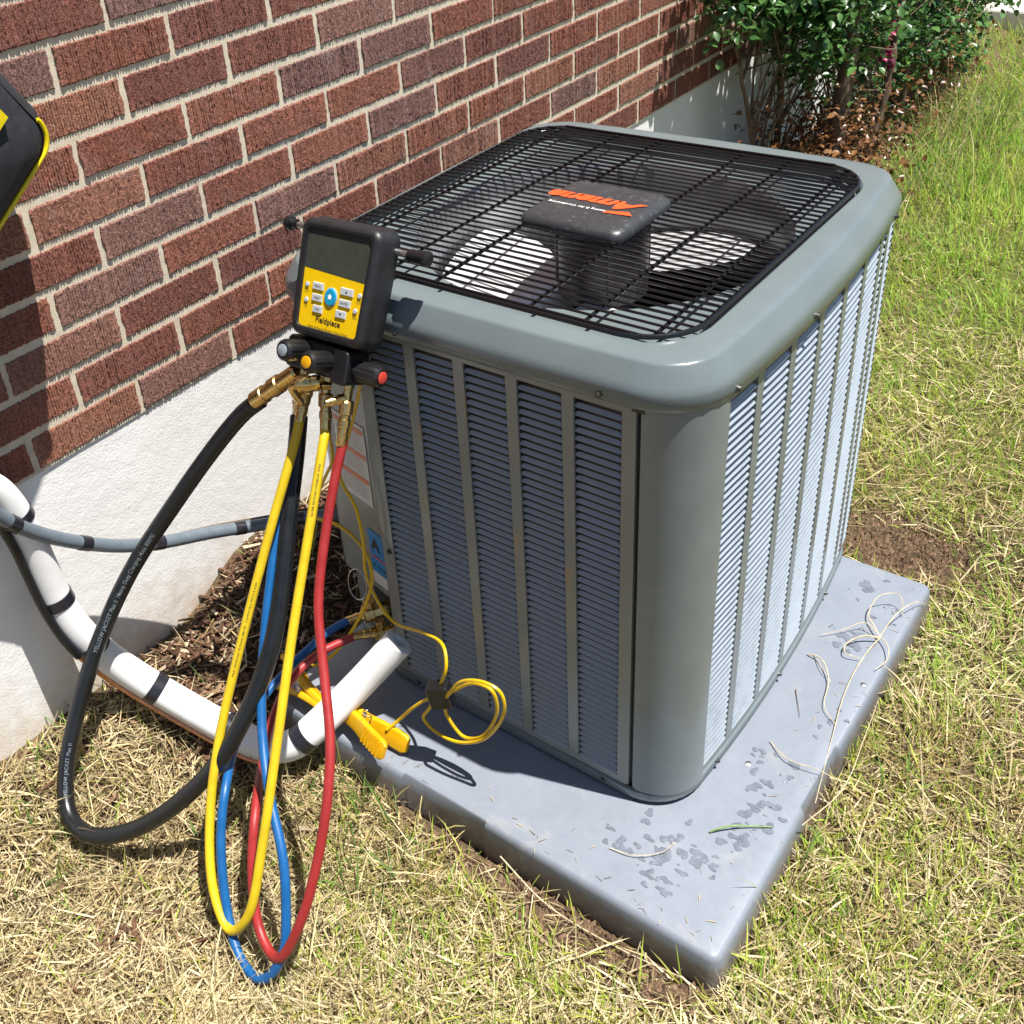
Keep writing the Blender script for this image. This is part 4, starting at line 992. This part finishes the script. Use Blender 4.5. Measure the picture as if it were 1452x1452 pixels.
def zone(x, y):
    """lawn cover 0..1, mulch 0..1"""
    pad_d = np.maximum(np.maximum(-.715-x, x-.158), np.maximum(-.178-y, y-.755))
    cover = np.where(pad_d < 0, 0, 1.0)
    j = .03*fbm(x*2, y*2, 3)
    soil = np.exp(-(((x-.05)/.17)**2+((y-.90)/.11)**2)**2)*1.15
    strip = np.where((y < -.17) & (x > -.42) & (x < .17), np.clip(1-(-.178-y-.035-j)/.03, 0, 1), 0)*.85
    strip2 = np.where((x > .15) & (y < .72) & (y > -.2), np.clip(1-(x-.158)/.015, 0, 1), 0)*.5
    mul = sstep(-.60, -.72, x-j)*sstep(-.40, -.22, y+j*1.5)*sstep(2.2, 1.6, y)
    mul = np.maximum(mul, sstep(-.42, -.62, x)*np.clip(.30+.45*fbm(x*2.2, y*2.2, 77), 0, .9)*sstep(-1.0, -.75, y)*sstep(2.2, 1.6, y))
    mul = np.maximum(mul, sstep(-.68, -.80, x)*.9*sstep(1.5, 2.0, y)*sstep(4.6, 4.0, y))
    cover = cover*(1-np.clip(soil, 0, 1))*(1-strip)*(1-strip2)*(1-.93*mul)
    return np.clip(cover, 0, 1), mul, pad_d
def scatter(N, rpow, rmin=.25, rmax=7.5):
    u = rng.random(N); e = 1-rpow; r = (rmin**e+u*(rmax**e-rmin**e))**(1/e)
    a = np.radians(rng.uniform(52, 214, N)); x = CAM[0]+r*np.cos(a); y = CAM[1]+r*np.sin(a)
    k = (x > WX+.012) & (y < 7.2) & (x < 2.2) & (y > -1.7); return x[k], y[k], r[k]

# ------------------------------------------------------------------ lawn (living blades)
def lawn():
    x, y, r = scatter(620000, .25); cov, mul, pd = zone(x, y)
    n1 = fbm(x, y, 9); n2 = fbm(x*2.3, y*2.3, 21)
    dry = np.clip(.33+.26*n1+.20*n2-.42*sstep(.4, 1.4, y)+.16*sstep(.2, -.3, y)+.20*sstep(-.05, -.4, x)*sstep(1., 0., y), .05, .97)
    green = rng.random(len(x)) < (1-dry)*.9+.06
    keep = (rng.random(len(x)) < cov*(.55+.45*np.clip(n2*.5+.6, 0, 1))) & (pd > .004)
    g = keep & green; x1, y1, r1 = x[g], y[g], r[g]; n = len(x1)
    P = np.stack([x1, y1, gz(x1, y1)-.004], 1)
    far = sstep(1.2, 3.2, y1)
    L = rng.lognormal(math.log(.036), .40, n)*(1+.7*far); Wd = rng.uniform(.0015, .0028, n)*(1+.9*sstep(1.8, 4.5, r1))
    lean = np.abs(rng.normal(.55, .40, n))*(1-.45*far); curl = rng.normal(.55, .45, n)*(1-.4*far)
    prefer = 2.2+1.6*fbm(x1*1.5, y1*1.5, 31); az = np.where(rng.random(n) < .55, prefer+rng.normal(0, .7, n), rng.uniform(0, 6.283, n))
    t = np.clip(rng.normal(.45, .28, n)+.15*fbm(x1*3, y1*3, 5)+.15*far, 0, 1)[:, None]
    c = (1-t)*np.array([.42, .45, .07])+t*np.array([.19, .38, .045]); c *= rng.uniform(.75, 1.3, n)[:, None]
    tip = np.where((rng.random(n) < .3)[:, None], np.array([[.42, .34, .13]]), c*1.15)
    V, q, t3, C = blades(P, L, Wd, az, lean, curl, c, tip)
    o = link('lawn_grass', np_mesh('lawn_grass', V, q, t3, C, 'grass')); tag(o, 'short green grass of the patchy lawn', 'grass', kind='stuff')
    # dead thatch and clippings
    s = keep & ~green; x2, y2, r2 = x[s], y[s], r[s]
    xe, ye, re_ = scatter(170000, .7, .25, 3.0); ce, me_, pe = zone(xe, ye); ke = (rng.random(len(xe)) < np.clip(ce*1.0+.10*me_, 0, 1)) & (pe > .003)
    x2 = np.concatenate([x2, xe[ke]]); y2 = np.concatenate([y2, ye[ke]]); n = len(x2)
    lay = rng.random(n)
    z = gz(x2, y2)+np.abs(rng.normal(0, .008, n))-.002
    P = np.stack([x2, y2, z], 1); L = rng.lognormal(math.log(.036), .5, n); Wd = rng.uniform(.0011, .0030, n)
    lean = np.where(lay < .75, rng.normal(1.42, .16, n), np.abs(rng.normal(.7, .35, n))); curl = rng.normal(.12, .35, n)
    az = np.where(rng.random(n) < .35, 1.0+2*fbm(x2*1.3, y2*1.3, 41)+rng.normal(0, .6, n), rng.uniform(0, 6.283, n))
    t = np.clip(rng.normal(.5, .3, n)+.2*fbm(x2*4, y2*4, 7), 0, 1)[:, None]
    c = (1-t)*np.array([.33, .24, .10])+t*np.array([.70, .60, .37]); c *= rng.uniform(.45, 1.25, n)[:, None]
    V, q, t3, C = blades(P, L, Wd, az, lean, curl, c)
    o = link('dry_straw', np_mesh('dry_straw', V, q, t3, C, 'straw')); tag(o, 'matted straw-coloured dead grass between the living blades', 'straw', kind='stuff')
    # longer tufts: at the pad edges, near the wall foot, under the shrubs
    pts = []
    for cx, cy, num, ll in [(-.42, -.22, 46, .09), (-.46, -.24, 36, .10), (-.36, -.30, 30, .08), (-.30, -.36, 24, .07), (-.38, -.27, 20, .07), (-.90, -.50, 40, .08), (-.84, -.62, 40, .07), (-.93, -.42, 26, .09), (-.80, -.22, 14, .08), (-.74, -.16, 10, .09),
                            (.19, .12, 16, .07), (.18, .30, 20, .08), (.20, -.02, 14, .06), (-.62, -.36, 22, .06), (-.55, -.42, 18, .07), (-.88, -.08, 8, .09),
                            (-.55, 2.0, 60, .16), (-.5, 2.4, 90, .20), (-.55, 2.9, 130, .24), (-.58, 3.3, 150, .26), (-.62, 3.7, 150, .28), (-.4, 3.8, 70, .2), (-.6, 1.75, 40, .14), (-.85, 1.7, 30, .18), (-.85, 1.95, 30, .2), (-.5, 4.3, 70, .2), (-.45, 4.8, 70, .18)]:
        for _ in range(num): pts.append((cx+rng.normal(0, .05 if cy < 1 else .11), cy+rng.normal(0, .05 if cy < 1 else .16), ll*rng.uniform(.5, 1.35), cy))
    A = np.array(pts); _, _, pdd = zone(A[:, 0], A[:, 1]); A = A[(pdd > .01) & (A[:, 0] > WX+.02)]; n = len(A)
    P = np.stack([A[:, 0], A[:, 1], gz(A[:, 0], A[:, 1])-.004], 1)
    c = np.where((rng.random(n) < .45)[:, None], np.array([[.10, .18, .04]]), np.array([[.36, .31, .13]]))*rng.uniform(.7, 1.2, n)[:, None]
    V, q, t3, C = blades(P, A[:, 2], rng.uniform(.0022, .0042, n), rng.uniform(0, 6.283, n), np.abs(rng.normal(.35, .25, n)), rng.normal(.8, .5, n), c, c*1.3)
    o = link('tall_grass', np_mesh('tall_grass', V, q, t3, C, 'grass')); tag(o, 'longer grass tufts along the pad, the wall foot and the shrubs', 'grass', kind='stuff')
lawn()

# ------------------------------------------------------------------ shredded wood mulch
def mulch():
    n0 = 42000; x = rng.uniform(WX+.01, -.45, n0); y = np.where(rng.random(n0) < .8, rng.uniform(-.9, .9, n0), rng.uniform(.9, 4.5, n0)); _, mul, pd = zone(x, y)
    k = (rng.random(n0) < np.clip(mul*1.2+.05, 0, 1)) & (pd > .006); x, y = x[k], y[k]; n = len(x)
    L = rng.lognormal(math.log(.022), .45, n); Wd = L*rng.uniform(.06, .2, n); az = rng.uniform(0, 6.283, n); tl = rng.normal(0, .35, n); ro = rng.normal(0, .6, n)
    d = np.stack([np.cos(az)*np.cos(tl), np.sin(az)*np.cos(tl), np.sin(tl)], 1); s = np.stack([-np.sin(az)*np.cos(ro), np.cos(az)*np.cos(ro), np.sin(ro)], 1); nn = np.cross(d, s)
    c0 = np.stack([x, y, gz(x, y)+np.abs(rng.normal(.004, .006, n))], 1); th = Wd*.35
    V = np.empty((n, 8, 3)); i = 0
    for a in (-1, 1):
        for b in (-1, 1):
            for e in (-1, 1):
                V[:, i] = c0+d*(a*L/2)[:, None]*(1 if b > 0 else .85)+s*(b*Wd/2*(1 if a < 0 else .6))[:, None]+nn*(e*th/2)[:, None]; i += 1
    b = (np.arange(n)*8)[:, None]
    q = np.concatenate([b+np.array([f]) for f in ((0, 1, 3, 2), (4, 6, 7, 5), (0, 4, 5, 1), (2, 3, 7, 6), (0, 2, 6, 4), (1, 5, 7, 3))])
    t = rng.random(n)[:, None]; c = np.where(t < .55, np.array([[.085, .045, .027]]), np.where(t < .85, np.array([[.15, .09, .055]]), np.array([[.33, .26, .18]])))*rng.uniform(.6, 1.4, n)[:, None]
    me = np_mesh('wood_mulch', V.reshape(-1, 3), q, np.zeros((0, 3), int), np.repeat(c[:, None], 8, 1).reshape(-1, 3), 'mulch')
    me.polygons.foreach_set('use_smooth', np.zeros(len(me.polygons), bool))
    o = link('wood_mulch', me); tag(o, 'shredded brown wood mulch between the foundation and the unit', 'mulch', kind='stuff')
mulch()
# soil crumbs along the bare strip and the dug patch
def crumbs():
    n = 9000; k = rng.random(n) < .55
    x = np.where(k, rng.normal(.05, .11, n), rng.uniform(-.42, .17, n)); y = np.where(k, rng.normal(.90, .075, n), -.185-np.abs(rng.normal(0, .03, n))); _, _, pd = zone(x, y); m_ = pd > .004; x, y = x[m_], y[m_]; n = len(x)
    s = np.minimum(rng.lognormal(math.log(.0030), .5, n), .008); base = np.array([(1, 0, 0), (-1, 0, 0), (0, 1, 0), (0, -1, 0), (0, 0, 1), (0, 0, -1)], float)
    V = base[None]*(s[:, None, None]*rng.uniform(.55, 1.2, (n, 6, 1)))+rng.normal(0, .15, (n, 6, 3))*s[:, None, None]+np.stack([x, y, gz(x, y)+s*.25], 1)[:, None]
    b = (np.arange(n)*6)[:, None]; t3 = np.concatenate([b+np.array([f]) for f in ((0, 2, 4), (2, 1, 4), (1, 3, 4), (3, 0, 4), (2, 0, 5), (1, 2, 5), (3, 1, 5), (0, 3, 5))])
    c = np.array([[.135, .088, .055]])*rng.uniform(.5, 1.5, n)[:, None]
    me = np_mesh('soil_crumbs', V.reshape(-1, 3), np.zeros((0, 4), int), t3, np.repeat(c[:, None], 6, 1).reshape(-1, 3), 'mulch'); me.polygons.foreach_set('use_smooth', np.zeros(len(me.polygons), bool))
    tag(link('soil_crumbs', me), 'crumbs of bare brown soil along the pad edge', 'soil', kind='stuff')
crumbs()

# ------------------------------------------------------------------ pulled grass on the pad
def tuft():
    t = tag(empty('grass_tuft', (.115, .53, .0)), 'pulled tuft of pale dry grass lying on the pad corner', 'grass tuft'); r = np.random.default_rng(4)
    specs = [([(.122, .545, .010), (.105, .565, .014), (.085, .59, .012), (.088, .63, .030), (.118, .655, .028), (.135, .63, .006)], .0022),
             ([(.122, .545, .010), (.098, .53, .016), (.078, .50, .010), (.085, .475, .012), (.11, .48, .008)], .0028),
             ([(.122, .545, .012), (.118, .51, .014), (.113, .46, .008), (.118, .38, .006), (.132, .30, .005), (.158, .16, -.01)], .0019),
             ([(.12, .55, .01), (.14, .53, .014), (.15, .50, .01), (.14, .47, .006)], .0020),
             ([(.12, .55, .01), (.13, .60, .03), (.145, .66, .02), (.158, .70, -.01)], .0018),
             ([(.12, .55, .01), (.09, .56, .02), (.06, .53, .010), (.03, .50, .006)], .0015),
             ([(.03, .445, .004), (.055, .44, .012), (.085, .40, .010), (.10, .34, .008), (.13, .315, .004)], .0020),
             ([(.04, .45, .003), (.065, .42, .010), (.09, .40, .006)], .0013)]
    for pts, rad in specs:
        mb = MB(); tube(mb, smoothpath(catmull(pts, 8), 2), rad*.62, 6, rf=lambda s: 1-.55*s); mb.build('stalk', 'stalk', t, smooth=True)
M['stalk'] = simple('dry_stalk', (.46, .38, .25), .6, var=.3, nscale=80)
M['stalk_green'] = simple('green_stalk', (.16, .26, .08), .5, var=.25, nscale=80)
tuft()
def clippings():
    r = np.random.default_rng(6); n = 95; k = r.random(n) < .6
    x = np.where(k, .152-np.abs(r.normal(0, .045, n)), r.uniform(-.5, .14, n)); y = np.where(k, r.uniform(-.15, .73, n), -.165+np.abs(r.normal(0, .035, n)))
    ok = (x < .148) & (x > -.69) & (y > -.166) & (y < .74) & ((x > .03) | (y < -.03)); x, y = x[ok], y[ok]; n = len(x)
    L = r.uniform(.003, .014, n); a = r.uniform(0, 6.283, n); wd = r.uniform(.0005, .0013, n); d = np.stack([np.cos(a), np.sin(a), r.normal(0, .06, n)], 1); s = np.stack([-np.sin(a), np.cos(a), np.zeros(n)], 1); c = np.stack([x, y, np.full(n, .0026)], 1)
    V = np.stack([c-d*(L/2)[:, None]-s*(wd/2)[:, None], c-d*(L/2)[:, None]+s*(wd/2)[:, None], c+d*(L/2)[:, None]+s*(wd/3)[:, None], c+d*(L/2)[:, None]-s*(wd/3)[:, None]], 1); V[:, :, 2] = np.maximum(V[:, :, 2], .0016)
    q = (np.arange(n)*4)[:, None]+np.array([[0, 1, 2, 3]]); col = np.where((r.random(n) < .7)[:, None], np.array([[.45, .36, .20]]), np.array([[.14, .09, .05]]))*r.uniform(.5, 1.1, n)[:, None]
    tag(link('grass_clippings', np_mesh('grass_clippings', V.reshape(-1, 3), q, np.zeros((0, 3), int), np.repeat(col[:, None], 4, 1).reshape(-1, 3), 'straw')), 'dry grass clippings and soil specks scattered over the pad', 'clippings', kind='stuff')
clippings()
def stalk(pts, rad, mat, label):
    mb = MB(); tube(mb, smoothpath(catmull(pts, 8), 2), rad*.6, 6, rf=lambda s: 1-.5*s); tag(mb.build('grass_stalk', mat, None, smooth=True), label, 'grass stalk', 'loose stalks on and beside the pad')
stalk([(.052, .012, .0035), (.072, .032, .010), (.095, .052, .006), (.125, .072, .004)], .0028, 'stalk_green', 'green grass blade lying among the damp marks near the pad corner')
stalk([(-.058, -.098, .003), (-.02, -.090, .006), (.012, -.060, .006), (.018, -.035, .004)], .0014, 'stalk', 'thin curved straw on the pad below the near corner of the unit')
stalk([(.055, .225, .003), (.095, .20, .010), (.14, .205, .012), (.185, .22, -.01)], .0016, 'stalk', 'straw hanging over the right pad edge beside the mud spot')
stalk([(.045, .355, .003), (.075, .30, .004)], .0012, 'bark', 'short dark twig lying on the pad next to the louvers')
stalk([(.16, .10, .004), (.19, .17, .03), (.18, .30, .02), (.165, .42, -.01)], .0016, 'stalk', 'long pale straw leaning along the right edge of the pad')
stalk([(-.20, -.185, -.03), (-.10, -.205, -.045), (.02, -.20, -.05), (.11, -.19, -.045)], .0022, 'stalk', 'long straw lying on the bare soil along the front pad edge')
stalk([(-.13, -.20, -.045), (-.09, -.27, -.04), (-.02, -.33, -.04)], .0018, 'stalk', 'straw angling away from the bare soil strip in front')

# ------------------------------------------------------------------ shrubs along the wall
def leaf_mesh(name, C, size, col, r, mat='leaf'):
    n = len(C); a = r.uniform(0, 6.283, n); el = r.normal(-.25, .5, n); d = np.stack([np.cos(a)*np.cos(el), np.sin(a)*np.cos(el), np.sin(el)], 1)
    up_ = np.stack([r.normal(0, .35, n), r.normal(0, .35, n), np.ones(n)], 1); s = np.cross(d, up_); s /= np.linalg.norm(s, axis=1)[:, None]; nn = np.cross(s, d)
    prof = [(0, 0, 0), (.28, .27, .08), (.62, .30, .06), (1, 0, -.16), (.62, -.30, .06), (.28, -.27, .08), (.5, 0, -.03)]
    V = np.stack([C+d*(size*p[0])[:, None]+s*(size*p[1])[:, None]+nn*(size*p[2])[:, None] for p in prof], 1)
    b = (np.arange(n)*7)[:, None]; t3 = np.concatenate([b+np.array([f]) for f in ((0, 1, 6), (1, 2, 6), (2, 3, 6), (3, 4, 6), (4, 5, 6), (5, 0, 6))])
    return np_mesh(name, V.reshape(-1, 3), np.zeros((0, 4), int), t3, np.repeat(col[:, None], 7, 1).reshape(-1, 3), mat)
def shrub(name, base, lobes, nleaf, ndead, label, seed, stems, flowers=()):
    r = np.random.default_rng(seed); t = tag(empty(name, base), label, 'shrub'); base = np.array(base, float); tips = []
    for pts, rad in stems:
        mb = MB(); P = smoothpath(catmull([base+np.array(q) for q in pts], 10), 2); P = P+r.normal(0, .003, P.shape); tube(mb, P, rad, 10, rf=lambda s: 1-.45*s); mb.build('trunk', 'bark', t, smooth=True); tips.append(P)
    tw = MB(); C = []
    for (cx, cy, cz, rx_, ry_, rz_, wt) in lobes:
        m_ = int(nleaf*wt); q = r.normal(0, 1, (m_, 3)); q /= np.linalg.norm(q, axis=1)[:, None]; q *= (r.random(m_)**.45)[:, None]; c = base+np.array([cx, cy, cz])+q*np.array([rx_, ry_, rz_])
        # gather leaves into sprays
        k = max(8, m_//22); seeds = c[:k]; pick = r.integers(0, k, m_); c = seeds[pick]+r.normal(0, 1, (m_, 3))*np.array([.040, .045, .035]); C.append(c)
        for s_ in seeds[::2]:
            P = tips[int(r.integers(0, len(tips)))]; a = P[int(len(P)*r.uniform(.3, .95))]; mid = (a+s_)/2+r.normal(0, .04, 3); tube(tw, catmull([a, mid, s_], 5), .0032, 5, rf=lambda s: 1-.6*s)
    tw.build('twigs', 'bark', t, smooth=True)
    C = np.concatenate(C); C = C[C[:, 0] > WX+.03]; n = len(C); u = r.random(n)[:, None]
    col = (np.array([[.028, .085, .022]])*(1-u)+np.array([[.085, .18, .045]])*u)*r.uniform(.7, 1.3, n)[:, None]
    link('crown', leaf_mesh('crown', C, r.uniform(.020, .042, n), col, r), t)
    D = base+r.normal(0, 1, (ndead, 3))*np.array([.09, .24, .13])+np.array([.02, -.10, .19]); D[:, 2] = np.abs(D[:, 2]-base[2])+base[2]+.01; D = D[D[:, 0] > WX+.03]; n = len(D); u = r.random(n)[:, None]
    col = (np.array([[.10, .04, .018]])*(1-u)+np.array([[.30, .15, .06]])*u)*r.uniform(.4, 1.2, n)[:, None]
    tag_ = link('dead_leaves', leaf_mesh('dead_leaves', D, r.uniform(.013, .030, n), col, r), t)
    for (a, b, c, s_) in flowers:
        m_ = 26; q = r.normal(0, 1, (m_, 3))*np.array([.014, .014, .022])*s_; link('flower', leaf_mesh('flower', base+np.array([a, b, c])+q, r.uniform(.014, .03, m_), np.array([[.30, .03, .10]])*r.uniform(.5, 1.4, m_)[:, None]*np.ones((1, 3)), r), t)
    return t
zb = float(gz(-.72, 2.45))
shrub('rose_shrub', (-.75, 2.46, zb), [(-.05, -.50, .86, .13, .32, .13, .15), (-.02, -.12, .74, .18, .36, .20, .27), (-.02, .30, .66, .13, .34, .20, .16), (-.02, -.25, 1.12, .16, .45, .16, .05), (.0, .3, 1.15, .25, .4, .22, .06)], 9500, 5200,
      'green rose shrub with browned lower leaves against the foundation', 3,
      [([(.06, -.10, -.05), (.07, -.09, .3), (.085, -.07, .7), (.09, -.05, 1.1), (.06, -.02, 1.5)], .028), ([(-.10, -.06, -.05), (-.11, -.10, .25), (-.09, -.2, .6), (-.08, -.3, 1.0)], .013), ([(.06, .14, -.05), (.10, .22, .3), (.10, .3, .8), (.08, .35, 1.3)], .014), ([(-.05, .12, -.05), (-.02, .16, .4), (-.05, .2, .9)], .012), ([(-.09, -.3, -.05), (-.08, -.36, .3), (-.10, -.5, .7)], .009)],
      [(.10, .20, .62, 1.0), (.10, .22, .50, .9), (.09, .21, .55, .8)])
zb2 = float(gz(-.80, 3.7))
shrub('leafy_shrub', (-.80, 3.70, zb2), [(.0, -.40, .36, .11, .40, .22, .36), (.02, .3, .34, .12, .6, .22, .34), (.0, .0, .62, .12, .6, .2, .25)], 4200, 900,
      'farther dark green shrub behind the rose shrub near the concrete step', 8,
      [([(0, -.3, -.05), (.02, -.32, .4), (.0, -.35, .9)], .016), ([(.03, .1, -.05), (.05, .14, .4), (.04, .2, 1.0)], .016), ([(-.03, .5, -.05), (0, .52, .4), (0, .5, .9)], .014)])
mb = MB(); mb.box(WX+.002, -.30, 5.10, 7.4, -.3, .06); st = mb.build('concrete_step', 'concrete', None, bevel=.012); tag(st, 'pale concrete step at the far end of the wall', kind='structure')
